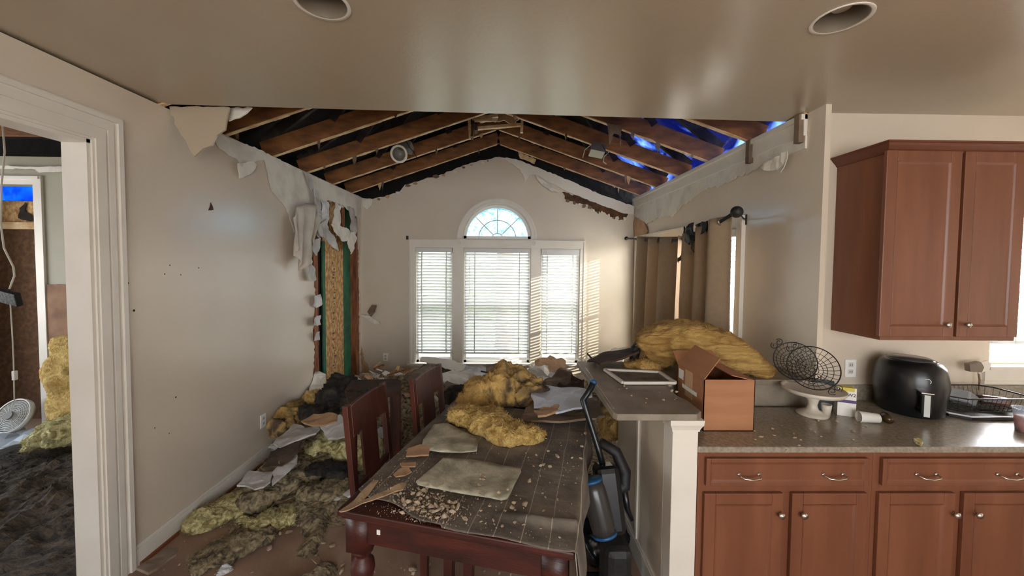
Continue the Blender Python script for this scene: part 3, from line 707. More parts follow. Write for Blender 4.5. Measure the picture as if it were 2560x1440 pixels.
# paper hanging on far wall beside the corner
sheet('torn_drywall_paper', [P(x, y, Y=YB-.06) for x, y in ((902, 786), (925, 790), (938, 798), (952, 808), (940, 812), (920, 800))], BARE, 'pale torn flap sticking out of the far wall by the corner', 'torn paper', th=.008, jag=.006, step=.03, warp=.03, seed=60)
sheet('torn_drywall_paper', [P(x, y, Y=YB-.09) for x, y in ((918, 780), (930, 762), (942, 764), (938, 780), (928, 792))], TANG, 'brown torn flap sticking up from the far wall by the corner', 'torn paper', th=.008, jag=.006, step=.03, warp=.03, seed=61)
sheet('torn_drywall_paper', [P(x, y, Y=YB-.03) for x, y in ((904, 865), (906, 880), (915, 905), (932, 930), (950, 940), (905, 940))], TAN, 'tan stripped patch low on the far wall by the corner', 'torn paper', th=.008, jag=.012, step=.03, warp=.03, seed=62)

# ================================================================ room through the left doorway
YO = 3.70
lx = P(97, 700, Y=YO).x; lz = P(97, 462, Y=YO).z
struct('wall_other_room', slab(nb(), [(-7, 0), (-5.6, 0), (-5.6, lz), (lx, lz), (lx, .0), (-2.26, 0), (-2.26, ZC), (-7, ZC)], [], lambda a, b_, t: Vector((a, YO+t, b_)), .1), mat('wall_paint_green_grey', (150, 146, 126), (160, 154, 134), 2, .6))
b_ = nb(); box(b_, lx, lx+.075, YO-.02, YO, 0, lz+.08); box(b_, lx-1.6, lx, YO-.02, YO, lz, lz+.08); box(b_, lx-1.6, lx+.06, YO-.03, YO, lz+.05, lz+.075)
struct('trim_8', b_, TRIM)
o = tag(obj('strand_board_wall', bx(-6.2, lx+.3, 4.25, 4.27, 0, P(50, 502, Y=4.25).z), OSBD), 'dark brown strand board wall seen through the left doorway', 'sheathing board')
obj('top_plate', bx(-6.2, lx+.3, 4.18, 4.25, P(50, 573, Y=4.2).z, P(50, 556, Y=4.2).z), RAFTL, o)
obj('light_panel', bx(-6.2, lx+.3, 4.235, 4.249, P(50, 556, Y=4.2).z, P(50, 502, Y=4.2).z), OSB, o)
obj('stain', sheet_bm([P(x, y, Y=4.225) for x, y in ((50, 520), (64, 505), (66, 530), (98, 548), (96, 556), (70, 552), (46, 545))], .004, .008, .03, seed=2), BURNT, o)
sheet('blue_tarpaulin', [P(x, y, Y=4.4) for x, y in ((-60, 466), (110, 466), (110, 508), (-60, 506))], mat('sky_blue_tarp', (60, 150, 235), (30, 90, 200), 5, .4, .4, 20, transl=.85), 'bright blue tarpaulin strip above the strand board in the left room', 'tarpaulin', th=.004, warp=.03, seed=5)
struct('wall_other_room_side', slab(nb(), [(-3.2, 0), (6, 0), (6, ZC), (-3.2, ZC)], [[(.6, .7), (3.3, .7), (3.3, 2.2), (.6, 2.2)]], lambda a, b_, t: Vector((-6.2-t, a, b_)), .1), WALLB)  # unseen opening added to light the left room
struct('wall_other_room_top', bx(-7, -2.26, 4.22, 4.28, 2.62, ZC+.4), DECK)
struct('wall_other_room_rear', bx(-6.2, -2.25, -3.3, -3.2, 0, ZC), WALLB)
struct('ceiling_other_room', bx(-7, -2.26, -3.2, 4.5, ZC+.32, ZC+.34), mat('brown_deck', (70, 44, 26), (44, 26, 16), 4, .8, .4, 20, stretch=(1, 6, 1)))
for k in range(7):
    tag(obj('ceiling_joist', bx(-6.1, -2.27, .8+k*.41, .84+k*.41, ZC+.06, ZC+.30), RAFT), 'brown ceiling joist over the left room, '+['nearest the viewer', 'second', 'third', 'fourth', 'fifth', 'sixth', 'farthest'][k]+(' from the viewer' if 0 < k < 6 else ''), 'joist', 'ceiling joists over the left room')
sheet('torn_ceiling_strip', [P(x, y, Z=ZC+.02) for x, y in ((0, 300), (40, 318), (100, 338), (150, 345), (172, 350), (172, 340), (120, 325), (60, 305), (0, 285))], BARE, 'torn pale ceiling strip along the top of the left doorway', 'drywall', th=.01, jag=.02, step=.05, seed=5)
o = sheet('torn_wall_top', [P(x, y, Y=YO-.03) for x, y in ((0, 414), (90, 418), (172, 416), (172, 428), (100, 432), (90, 424), (0, 422))], BARE, 'ragged white drywall edge over the other room door', 'drywall', th=.01, jag=.006, step=.04, seed=6)
# stripped lower part of that wall with insulation
sheet('stripped_wall_patch', [P(x, y, Y=YO-.008) for x, y in ((118, 711), (190, 711), (190, 860), (118, 860))], mat('brown_patch', (120, 84, 60), (156, 122, 92), 5, .8), 'brown stripped patch of wall above the leaning yellow batt', 'wall patch', th=.004, jag=.004, step=.05, seed=6)
fiber('fiberglass_batt', [P(190, 835, Y=3.55), P(178, 900, Y=3.5), P(180, 980, Y=3.45), P(185, 1060, Y=3.4), P(160, 1100, Y=3.3)], [(.17, .08), (.19, .09), (.19, .09), (.2, .09), (.25, .08)], BATT,
      'yellow batt leaning upright beside the jamb in the left room', amp=.05, seed=3, up=(0, 1, 0))
fiber('fiberglass_batt', [P(90, 1105, Y=3.25), P(140, 1085, Y=3.25), P(220, 1060, Y=3.2)], [(.12, .04), (.2, .08), (.2, .12)], BATTL, 'low yellow insulation heap at the foot of the leaning batt', amp=.06, seed=4)
def terrain(name, x0, x1, y0, y1, hf, m, label, cat='debris', step=.03, amp=.05, seed=1, sc=6, fz=.25):
    bm_ = nb(); nx = int((x1-x0)/step); ny = int((y1-y0)/step); G = []
    for i in range(nx+1):
        row = []
        for j in range(ny+1):
            x = x0+(x1-x0)*i/nx; y = y0+(y1-y0)*j/ny
            e = min(1, min(i, nx-i, j, ny-j)/4)
            h = hf(x, y); q = Vector((x*sc, y*sc, seed)); r = noise.fractal(q, .8, 2.1, 6)
            rr = abs(noise.fractal(q*2.3, .8, 2.1, 4))
            z = .004+max(-.02, (h+(r*amp+rr*amp*.9)*min(1, h*12))*e if h > 0 else -.02)
            row.append(bm_.verts.new((x, y, z)))
        G.append(row)
    for i in range(nx):
        for j in range(ny): bm_.faces.new((G[i][j], G[i+1][j], G[i+1][j+1], G[i][j+1]))
    bmesh.ops.recalc_face_normals(bm_, faces=bm_.faces[:]); fuzz(bm_, int(nx*ny*fz), .06, seed, .02); bm_keep.add(bm_)
    return tag(obj(name, bm_, m, smooth=False), label, cat, kind='stuff')
def sm(a, b_, x): t = max(0, min(1, (x-a)/(b_-a))); return t*t*(3-2*t)
terrain('rubble', -4.6, -2.30, 1.9, 3.62, lambda x, y: .16*sm(2.0, 2.9, y)*sm(-4.4, -3.0, x)+.02, mat('dark_rubble', (92, 78, 62), (44, 38, 33), 9, .95, 1, 30, ramp=(.35, .65), distort=1, stretch=(1, 2.5, 1)), 'dark loose rubble covering the floor of the left room', seed=3)
t = thing('oscillating_fan', 'round pale fan head lying on the grey sheet in the left room', 'fan', P(35, 1082, Y=3.5))
c = P(35, 1040, Y=3.5); M = Matrix.Rotation(R(62), 4, 'X')
b_ = nb()
for k in range(9): 
    r_ = .03+k*.014; tube(b_, [c+(M @ Vector((r_*math.cos(a), r_*math.sin(a), .03*math.cos(r_*9)))) for a in (j*math.pi/14 for j in range(28))], .003, 5, True)
for j in range(24):
    a = j*math.pi/12; tube(b_, [c+(M @ Vector((r_*math.cos(a), r_*math.sin(a), .03*math.cos(r_*9)))) for r_ in (.02, .08, .14)], .002, 4)
obj('grille', b_, mat('grille_white', (196, 194, 186), rough=.4), t)
b_ = nb(); lathe(b_, [(.142, -.02), (.152, -.02), (.152, .02), (.142, .02)], c, 36, M, cap=False); obj('rim', b_, mat('rim_white', (214, 212, 204), rough=.3), t, True)
b_ = nb(); lathe(b_, [(.0, .036), (.035, .036), (.035, .05), (0, .05)], c, 20, M, cap=False); obj('hub', b_, mat('hub_grey', (110, 104, 98)), t)
b_ = nb(); lathe(b_, [(.02, -.06), (.135, -.01), (.135, -.005), (0, -.03)], c, 24, M, cap=False); obj('back_shell', b_, mat('shell_grey', (150, 148, 142)), t)
sheet('plastic_sheet', [P(x, y, Z=.20) for x, y in ((-60, 1075), (40, 1060), (80, 1078), (112, 1085), (70, 1110), (10, 1135), (-60, 1140))], mat('grey_sheet', (140, 146, 152), (176, 182, 186), 4, .4), 'crumpled blue-grey sheet under the fan head in the left room', 'plastic sheet', th=.006, jag=.02, step=.08, warp=.08, seed=7)
t = thing('hanging_ceiling_light', 'black square fitting dangling on a white wire in the left doorway', 'light', P(22, 742, Y=3.0))
c = P(22, 742, Y=3.0); M = Matrix.Translation(c) @ Matrix.Rotation(R(15), 4, 'Y') @ Matrix.Rotation(R(20), 4, 'X')
obj('square_fitting', bx(-.08, .08, -.02, .02, -.06, .05, M=M), BLACKM, t, bevel=.006)
b_ = nb(); tube(b_, [P(*p, Y=3.0) for p in ((6, 300), (12, 380), (4, 460), (2, 560), (10, 620), (34, 668), (36, 690), (24, 722))], .006, 6); obj('wire', b_, mat('wire_white', (205, 196, 178), rough=.5), t)
b_ = nb(); tube(b_, [P(*p, Y=3.0) for p in ((26, 760), (30, 820), (34, 900), (36, 1005))], .004, 6); obj('wire', b_, MATS['wire_white'], t)
obj('inline_plug', bx(*sum(([v-.012, v+.012] for v in P(37, 938, Y=3.0)[:2]), []), P(37, 950, Y=3.0).z, P(37, 927, Y=3.0).z), mat('plug_white', (220, 216, 208), rough=.4), t, bevel=.004)

# ================================================================ kitchen
YC = 1.78
def panel_bm(x0, x1, z0, z1, y, th=.02, fr=.055, rec=.007, raised=False):
    """framed cabinet door or drawer front facing -y, front plane at y"""
    bm_ = nb()
    box(bm_, x0, x0+fr, y, y+th, z0, z1); box(bm_, x1-fr, x1, y, y+th, z0, z1)
    box(bm_, x0+fr, x1-fr, y, y+th, z0, z0+fr); box(bm_, x0+fr, x1-fr, y, y+th, z1-fr, z1)
    # sloped lip and recessed field
    a = [(x0+fr, z0+fr), (x1-fr, z0+fr), (x1-fr, z1-fr), (x0+fr, z1-fr)]; l_ = .010
    c = [(x0+fr+l_, z0+fr+l_), (x1-fr-l_, z0+fr+l_), (x1-fr-l_, z1-fr-l_), (x0+fr+l_, z1-fr-l_)]
    A = [bm_.verts.new((p[0], y+.001, p[1])) for p in a]; C = [bm_.verts.new((p[0], y+rec, p[1])) for p in c]
    for k in range(4): bm_.faces.new((A[k], A[(k+1) % 4], C[(k+1) % 4], C[k]))
    bm_.faces.new(C); return bm_
def knob(c, parent, label=None):
    b_ = nb(); lathe(b_, [(.006, 0), (.0055, .012), (.013, .016), (.016, .021), (.014, .027), (0, .03)], c, 20, Matrix.Rotation(math.pi/2, 4, 'X'), cap=False); obj('knob', b_, STEEL, parent, True)
def pull(c, parent):
    b_ = nb(); w_ = .048; tube(b_, [c+Vector((-w_, 0, 0)), c+Vector((-w_, -.02, -.001)), c+Vector((-w_*.8, -.03, -.006)), c+Vector((0, -.034, -.009)), c+Vector((w_*.8, -.03, -.006)), c+Vector((w_, -.02, -.001)), c+Vector((w_, 0, 0))], .0042, 8)
    lathe(b_, [(.008, 0), (.007, .004), (0, .005)], c+Vector((-w_, 0, 0)), 12, Matrix.Rotation(math.pi/2, 4, 'X'), cap=False); lathe(b_, [(.008, 0), (.007, .004), (0, .005)], c+Vector((w_, 0, 0)), 12, Matrix.Rotation(math.pi/2, 4, 'X'), cap=False)
    obj('handle', b_, STEEL, parent, True)
X_ = lambda px, Y=YC-.02: P(px, 1200, Y=Y).x
Z_ = lambda py, Y=YC-.02: P(2000, py, Y=Y).z
def base_cab(x0, x1, dr, doors, pulls, knobs, label, end=False):
    t = thing('base_cabinet', label, 'kitchen cabinet', ((x0+x1)/2, YC+.28, 0))
    b_ = nb(); box(b_, x0, x0+.018, YC+.02, YC+.46, .10, .883); box(b_, x1-.018, x1, YC+.02, YC+.46, .10, .883); box(b_, x0+.018, x1-.018, YC+.44, YC+.46, .118, .883); box(b_, x0+.018, x1-.018, YC+.02, YC+.46, .10, .118)
    zt_, zd = Z_(1150), Z_(1226)
    box(b_, x0, x0+.04, YC, YC+.02, .10, .883); box(b_, x1-.04, x1, YC, YC+.02, .10, .883)
    box(b_, x0+.04, x1-.04, YC, YC+.02, .84, .883); box(b_, x0+.04, x1-.04, YC, YC+.02, zd-.022, zd+.022); box(b_, x0+.04, x1-.04, YC, YC+.02, .10, .13)
    xm = (doors[0][1]+doors[1][0])/2; box(b_, xm-.03, xm+.03, YC, YC+.02, .13, zd-.022)
    obj('body', b_, CHERRY, t, bevel=.001)
    obj('toe_kick', bx(x0, x1, YC+.06, YC+.08, 0, .10), CHERRYU, t)
    d = obj('drawer', panel_bm(dr[0], dr[1], Z_(1216), Z_(1147), YC-.02, fr=.022, rec=.003), CHERRY, t, bevel=.003)
    for p in pulls: pull(Vector((X_(p), YC-.02, Z_(1186))), d)
    for (a, c), kx in zip(doors, knobs):
        d = obj('door', panel_bm(a, c, .115, Z_(1234), YC-.02), CHERRY, t, bevel=.003); knob(Vector((X_(kx), YC-.02, Z_(1283))), d)
xc0, xm_, xc1 = X_(1749), X_(2190), X_(2190)+.92
base_cab(xc0, xm_, (X_(1766), X_(2172)), [(X_(1763), X_(1961)), (X_(1983), X_(2172))], (1872, 2082), (1950, 2006), 'cherry base cabinet next to the white half wall post')
base_cab(xm_+.001, xc1, (X_(2207), X_(2600)), [(X_(2201), X_(2392)), (X_(2414), X_(2603))], (2315, 2517), (2386, 2441), 'cherry base cabinet at the right edge of the picture')
# worktop
b_ = nb(); box(b_, XR+.038, 4.6, 2.26, YK-.001, .884, .914); box(b_, xc0-.012, 4.6, YC-.025, 2.26, .884, .914)
wt = tag(obj('kitchen_worktop', b_, LAM, bevel=.006), 'long speckled grey-beige laminate worktop over the cherry base cabinets', 'worktop')
obj('backsplash', bx(XR+.04, 4.6, YK-.02, YK-.001, .914, 1.01), LAM, wt)
tag(obj('base_cabinet', bx(xc1+.002, 4.6, YC, YC+.46, 0, .883), CHERRY), 'cherry base cabinet run beyond the right edge', 'kitchen cabinet')
# upper cabinet
YU = 2.075
ux0, ux1 = P(2200, 850, Y=YU).x, P(2548, 700, Y=YU-.02).x+.02; uz0, uz1 = P(2300, 851, Y=YU).z, 2.415
t = thing('wall_cabinet', 'tall cherry wall cabinet with two doors and a crown, above the air fryer', 'kitchen cabinet', ((ux0+ux1)/2, YK-.16, uz0))
b_ = nb(); box(b_, ux0, ux1, YU, YK-.002, uz0, uz1); obj('body', b_, CHERRY, t, bevel=.002)
def ringprof(x0, x1, y0, y1, prof):
    bm_ = nb(); rings = []
    for off, z in prof: rings.append([bm_.verts.new(p) for p in ((x0-off, y1, z), (x0-off, y0-off, z), (x1+off, y0-off, z), (x1+off, y1, z))])
    for A, B in zip(rings, rings[1:]):
        for k in range(3): bm_.faces.new((A[k], A[k+1], B[k+1], B[k]))
    bm_.faces.new(rings[-1]); bm_.faces.new(rings[0][::-1]); return bm_
obj('crown_moulding', ringprof(ux0, ux1, YU, YK-.002, [(0, uz1-.015), (.008, uz1-.015), (.010, uz1-.005), (.016, uz1+.002), (.032, uz1+.018), (.04, uz1+.03), (.046, uz1+.032), (.046, uz1+.042)]), CHERRYU, t)
xu = lambda px: P(px, 600, Y=YU-.02).x
zu = lambda py: P(2300, py, Y=YU-.02).z
for a, c, kx in ((xu(2209), xu(2396), 2362), (xu(2404), ux1-.012, 2412)):
    d = obj('door', panel_bm(a, c, zu(842), zu(376), YU-.02, fr=.06), CHERRY, t, bevel=.003); knob(P(kx, 811, Y=YU-.02), d)

# ---- half wall, post and raised bar
PX0, PX1, PY = P(1679, 1200, Y=1.765).x, X_(1747)-.012+.006, 1.765
b_ = nb(); box(b_, .80, .90, 1.86, 2.62, 0, 1.045); struct('wall_bar', b_, WALL)
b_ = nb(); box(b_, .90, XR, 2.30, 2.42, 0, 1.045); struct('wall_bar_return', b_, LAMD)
b_ = nb(); box(b_, .788, .80, 1.86, 2.62, 0, .12); box(b_, .792, .80, 1.86, 2.62, .12, .135); struct('baseboard_bar', b_, TRIM)
b_ = nb(); box(b_, .79, .80, 2.20, 2.225, .135, 1.0); box(b_, .79, .80, 2.20, 2.62, 1.0, 1.03); struct('trim_9', b_, TRIM)
t = thing('post', 'square cream post with a moulded cap at the end of the half wall', 'post', ((PX0+PX1)/2, 1.82, 0))
obj('shaft', bx(PX0, PX1, PY, PY+.10, 0, 1.0), TRIM, t, bevel=.003)
b_ = ringprof(PX0, PX1, PY, PY+.10, [(0, .985), (.005, .985), (.005, .992), (.010, 1.005), (.018, 1.02), (.020, 1.044)]); obj('cap', b_, TRIM, t)
zb_ = 1.075
ol = [(P(1540, 1042, Z=zb_).x+.015, 1.745), (.905, 1.745), (.945, 1.785), (.945, 1.93), (.925, 2.0), (.94, 2.28), (XR-.002, 2.28), (XR-.002, 2.70), (.515, 2.70), (.515, 1.77)]
bar_ = tag(obj('raised_bar_top', slab(nb(), ol, [], lambda a, b_, t: Vector((a, b_, zb_-t)), .032), LAMD, bevel=.004), 'L-shaped dusty raised bar top on the half wall, screen frame and insulation on it', 'bar top')

# ---- things on the worktop
zt = .914
def rbox(bm_, w_, d_, h_, M): return box(bm_, -w_/2, w_/2, -d_/2, d_/2, 0, h_, M)
# cardboard box with open flaps
c0 = P(1757, 1078, Z=zt); c1 = P(1884, 1078, Z=zt); wbx = c1.x-c0.x; dbx = .30; hb = .27
t = thing('cardboard_box', 'open brown cardboard box on the worktop, a flap folded up, insulation over it', 'box', ((c0.x+c1.x)/2, c0.y+dbx/2, zt))
y0, y1 = c0.y, c0.y+dbx; x0, x1 = c0.x, c1.x
b_ = nb(); th = .004
for a in ((x0, x1, y0, y0+th), (x0, x1, y1-th, y1), (x0, x0+th, y0, y1), (x1-th, x1, y0, y1)): box(b_, *a, zt, zt+hb)
box(b_, x0, x1, y0, y1, zt, zt+th); obj('body', b_, CARD, t)
zb2 = zt+hb
def quad(name, pts, th_, m_, parent): return obj(name, sheet_bm(pts, th_), m_, parent)
quad('flap', [Vector((x0, y0, zb2)), Vector((x0, y1, zb2)), P(1738, 862, Y=y1-.03), P(1802, 898, Y=y0+.0)], .004, CARD, t)
quad('flap', [Vector((x0, y1, zb2)), Vector((x1, y1, zb2)), Vector((x1-.01, y1+.10, zb2+.06)), Vector((x0+.01, y1+.1, zb2+.06))], .004, CARD, t)
quad('flap', [Vector((x1, y0, zb2)), Vector((x1, y1, zb2)), Vector((x1-.12, y1-.01, zb2+.03)), Vector((x1-.12, y0+.01, zb2+.02))], .004, CARD, t)
for (pa, pb) in (((1698, 920), (1708, 950)), ((1706, 958), (1741, 992))):
    A, B = P(*pa, X=x0-.001), P(*pb, X=x0-.001); obj('shipping_label', bx(x0-.002, x0-.0005, min(A.y, B.y), max(A.y, B.y), min(A.z, B.z)-.0, max(A.z, B.z)), PAPER, t)
A, B = P(1714, 925, X=x0), P(1731, 965, X=x0); obj('tape', bx(x0-.0015, x0-.0003, min(A.y, B.y), max(A.y, B.y), zt+.12, zb2), mat('packing_tape', (196, 158, 122), rough=.3), t)
for k in range(5):
    A = P(1700, 924, X=x0); obj('barcode', bx(x0-.0026, x0-.0018, A.y-.03+k*.012-.06+.04, A.y-.026+k*.012-.02, zt+hb-.06-k*.008, zt+hb-.057-k*.008), INK, t)

# cake stand
c = P(2032, 1042, Z=zt); c.y += .03; c.x += .02; hs = .145
t = thing('cake_stand', 'white ceramic pedestal cake stand full of dust, wire baskets on it', 'cake stand', c)
b_ = nb(); lathe(b_, [(.0, 0), (.075, 0), (.078, .008), (.06, .018), (.03, .035), (.022, .06), (.03, .09), (.05, hs-.022), (.0, hs-.022)], c, 40, cap=False); obj('pedestal', b_, CERAM, t, True)
b_ = nb(); lathe(b_, [(.0, hs-.024), (.10, hs-.022), (.143, hs-.012), (.15, hs-.004), (.155, hs+.012), (.15, hs+.013), (.143, hs+.002), (.135, hs-.003), (0, hs-.005)], c, 56, cap=False); obj('plate', b_, CERAM, t, True)
cs = c.copy()
# two wire baskets
def basket(c, M, r_, label, loops=4):
    t = thing('wire_basket', label, 'wire basket', c)
    b_ = nb(); T_ = Matrix.Translation(c) @ M
    def at(rr, a, z): return T_ @ Vector((rr*math.cos(a), rr*math.sin(a), z))
    tube(b_, [at(r_, k*math.pi/24, .0) for k in range(48)], .0032, 6, True); obj('rim', b_, WIRE, t)
    b_ = nb()
    for rr, z in ((r_*.80, -.022), (r_*.60, -.034), (r_*.44, -.038), (r_*.28, -.038), (r_*.12, -.038)): tube(b_, [at(rr, k*math.pi/18, z) for k in range(36)], .0016, 5, True)
    obj('ring_wires', b_, WIRE, t)
    b_ = nb()
    for k in range(28):
        a = k*2*math.pi/28; tube(b_, [at(rr, a, z) for rr, z in ((r_, 0), (r_*.8, -.022), (r_*.6, -.034), (r_*(.44 if k % 2 else .12), -.038))], .0013, 4)
    obj('spoke_wires', b_, WIRE, t)
    for s_ in (0, math.pi):
        b_ = nb()
        for q in (-1, 1):
            pts = []
            for k in range(20):
                f = k/19; aa = f*4.2*math.pi/1.6; rr = .024*(1-f*.75); pts.append(T_ @ (Matrix.Rotation(s_, 3, 'Z') @ Vector((r_+.018+rr*math.cos(aa)*.8, q*(.016+rr*math.sin(aa)), 0))))
            tube(b_, pts, .0022, 5)
        obj('scroll_handle', b_, WIRE, t)
Mb = Matrix.Rotation(R(-20), 4, 'Z') @ Matrix.Rotation(R(68), 4, 'X') @ Matrix.Rotation(R(-48), 4, 'Z')
basket(P(1988, 902, Y=2.17), Mb, .108, 'black wire basket leaning at the back left on the cake stand')
Mb = Matrix.Rotation(R(-26), 4, 'Z') @ Matrix.Rotation(R(62), 4, 'X') @ Matrix.Rotation(R(128), 4, 'Z')
basket(P(2033, 919, Y=2.08), Mb, .122, 'black wire basket in front, tilted against the other one on the cake stand')
# small cup behind the stand
c = P(2076, 1046, Z=zt); b_ = nb(); lathe(b_, [(0, 0), (.018, 0), (.024, .05), (.026, .07), (.022, .07), (.016, .006), (0, .006)], c+Vector((0, .03, 0)), 24, cap=False)
tag(obj('paper_cup', b_, CERAM, smooth=True), 'small pale cup standing under the cake stand plate', 'cup')
# medicine carton
c = P(2140, 1046, Z=zt)+Vector((-.02, .05, 0)); M = Matrix.Translation(c) @ Matrix.Rotation(R(-24), 4, 'Z')
t = thing('medicine_carton', 'white carton with a purple band and yellow top, beside the air fryer', 'carton', c)
obj('body', rbox(nb(), .085, .045, .165, M), PAPER, t, bevel=.001)
obj('purple_band', box(nb(), -.0432, .0432, -.0232, .0232, .078, .095, M), PURPLE, t)
obj('yellow_panel', box(nb(), -.034, .034, -.0235, .0228, .145, .1655, M), YELLOWC, t)
text('lettering', 'ZBW2', M @ Matrix.Translation((.004, -.0236, .124)) @ Matrix.Rotation(math.pi/2, 4, 'X'), .026, INK, t)
c2 = c+Vector((-.04, .10, 0)); M = Matrix.Translation(c2) @ Matrix.Rotation(R(-40), 4, 'Z'); tag(obj('leaflet_box', rbox(nb(), .09, .05, .17, M), mat('teal_card', (66, 76, 80), rough=.5)), 'dark teal carton behind the white medicine carton', 'carton')
# toppled paper cup
c = P(2185, 1062, Z=zt)+Vector((.0, .03, .028)); M = Matrix.Rotation(R(-14), 4, 'Z') @ Matrix.Rotation(R(90), 4, 'Y')
b_ = nb(); lathe(b_, [(0, .045), (.024, .045), (.030, -.045), (.032, -.047), (.031, -.05), (.028, -.047), (.022, .041), (0, .041)], c, 28, M, cap=False)
tag(obj('paper_cup', b_, PAPER, smooth=True), 'white paper cup lying on its side in front of the air fryer', 'cup')
# mushed brown bottle behind it
b_ = nb(); c = P(2228, 1058, Z=zt)+Vector((0, .03, .022)); lathe(b_, [(0, -.05), (.02, -.048), (.021, .02), (.012, .035), (.012, .05), (0, .05)], c, 20, Matrix.Rotation(R(60), 4, 'Z') @ Matrix.Rotation(R(90), 4, 'Y'), cap=False)
tag(obj('small_bottle', b_, mat('brown_glass', (60, 44, 22), rough=.2), smooth=True), 'small dark bottle lying between the cup and the air fryer', 'bottle')

# air fryer
cb = P(2285, 1050, Z=zt)+Vector((0, .147, 0)); cb.x = P(2272, 980, Y=cb.y).x; rf, hf_ = .165, .33
t = thing('air_fryer', 'large black air fryer with rounded lid and basket handle on the worktop', 'air fryer', cb, R(-30))
b_ = nb(); lathe(b_, [(0, .0), (.135, .0), (.148, .012), (.152, .08), (rf, .17), (.157, .23), (.150, .27), (.13, .298), (.10, .312), (0, .314)], (0, 0, 0), 64, cap=False, sy=1.08); obj('body', b_, BLACKP, t, True, True)
b_ = nb(); lathe(b_, [(0, .325), (.085, .323), (.10, .316), (.104, .308), (.10, .306)], (0, 0, 0), 48, cap=False); obj('lid_disc', b_, DARKGL, t, True, True)
b_ = nb(); lathe(b_, [(.104, .306), (.112, .310), (.116, .304), (.106, .300)], (0, 0, 0), 48, cap=False); obj('lid_ring', b_, mat('chrome_dark', (120, 126, 128), rough=.2, metal=.8), t, True, True)
b_ = nb(); box(b_, -.022, .022, -.225, -.15, .05, .075); box(b_, -.022, .022, -.235, -.205, .05, .165); box(b_, -.024, .024, -.235, -.15, .145, .168); obj('basket_handle', b_, BLACKP, t, False, True, bevel=.008)
obj('handle_strip', box(nb(), -.012, .012, -.238, -.234, .04, .16), mat('handle_silver', (180, 182, 176), rough=.3, metal=.3), t, False, True)
obj('handle_cap', box(nb(), -.026, .026, -.240, -.17, .166, .173), STEEL, t, False, True, bevel=.002)
b_ = nb(); lathe(b_, [(.012, 0), (.014, .003), (.016, .003), (.017, 0)], (.02, -.166, .22), 24, Matrix.Rotation(math.pi/2, 4, 'X'), cap=False); obj('emblem', b_, STEEL, t, True, True)
b_ = nb(); 
for k in range(40):
    a = -2.2+k*.0315*1; b_.verts.new((.1525*math.cos(a)*1.003, .1525*1.08*math.sin(a)*1.003, .175)); b_.verts.new((.1525*math.cos(a)*1.003, .1525*1.08*math.sin(a)*1.003, .172))
b_.free()

# dish rack, tray, tub
tx0, tx1 = P(2385, 1000, Y=2.1).x, P(2385, 1000, Y=2.1).x+.50; ty0, ty1 = P(2450, 1052, Z=zt).y, YK-.05
t = thing('dish_drainer', 'black wire dish drainer with white-edged tray beside the air fryer', 'dish drainer', ((tx0+tx1)/2, (ty0+ty1)/2, zt))
def rr(x0, x1, y0, y1, z, c_=.05): return [Vector(p) for p in ((x0+c_, y0, z), (x1-c_, y0, z), (x1, y0+c_, z), (x1, y1-c_, z), (x1-c_, y1, z), (x0+c_, y1, z), (x0, y1-c_, z), (x0, y0+c_, z))]
b_ = nb(); slab(b_, [(p.x, p.y) for p in rr(tx0, tx1, ty0, ty1, 0, .06)], [], lambda a, c, t_: Vector((a, c, zt+.004+t_)), .012); obj('tray', b_, BLACKP, t)
b_ = nb(); tube(b_, rr(tx0+.005, tx1-.005, ty0+.005, ty1-.005, zt+.02, .06), .005, 6, True); obj('tray_rim', b_, mat('rim_pale', (205, 206, 210), rough=.3), t)
b_ = nb(); L1 = rr(tx0+.01, tx1-.02, ty0+.02, ty1-.01, zt+.115, .05); tube(b_, L1, .0042, 6, True); obj('rack_rim', b_, WIRE, t)
b_ = nb(); L2 = rr(tx0+.03, tx1-.04, ty0+.04, ty1-.03, zt+.035, .04)
tube(b_, L2, .002, 5, True)
for i in range(8):
    A, B, C, D = L1[i], L1[(i+1) % 8], L2[i], L2[(i+1) % 8]; n_ = max(2, int((B-A).length/.028))
    for k in range(n_): tube(b_, [A.lerp(B, k/n_), C.lerp(D, k/n_)], .0013, 4)
for k in range(14):
    x = tx0+.06+k*.029; tube(b_, [(x, ty0+.04, zt+.035), (x, (ty0+ty1)/2, zt+.033), (x, ty1-.03, zt+.035)], .0015, 4)
for k in range(10):
    y = ty0+.05+k*.04; tube(b_, [(tx0+.03, y, zt+.034), (tx1-.04, y, zt+.034)], .0013, 4)
obj('rack_wires', b_, WIRE, t)
c = Vector((tx0+.20, ty1-.12, zt+.04)); b_ = nb(); box(b_, -.06, .06, -.05, .05, 0, .07, Matrix.Translation(c) @ Matrix.Rotation(R(20), 4, 'Z') @ Matrix.Rotation(R(25), 4, 'Y'))
tag(obj('food_container', b_, PLASTIC, bevel=.01), 'clear plastic container tipped in the dish drainer', 'container')
b_ = nb(); box(b_, -.06, .06, -.035, .035, 0, .05, Matrix.Translation(Vector((tx0+.36, ty1-.15, zt+.04))) @ Matrix.Rotation(R(-30), 4, 'Z') @ Matrix.Rotation(R(-15), 4, 'X'))
tag(obj('food_container', b_, mat('dark_bowl', (44, 36, 34), (110, 66, 46), 8, .3), bevel=.012), 'dark bowl lying at the right end of the dish drainer', 'container')
c = P(2572, 1080, Z=zt)+Vector((0, .0, 0))
t = thing('deli_tub', 'clear plastic tub with orange contents at the right edge of the worktop', 'tub', c)
b_ = nb(); lathe(b_, [(0, .002), (.044, .002), (.050, .045), (.052, .075), (0, .077)], c, 36, cap=False); obj('contents', b_, ORANGE, t, True)
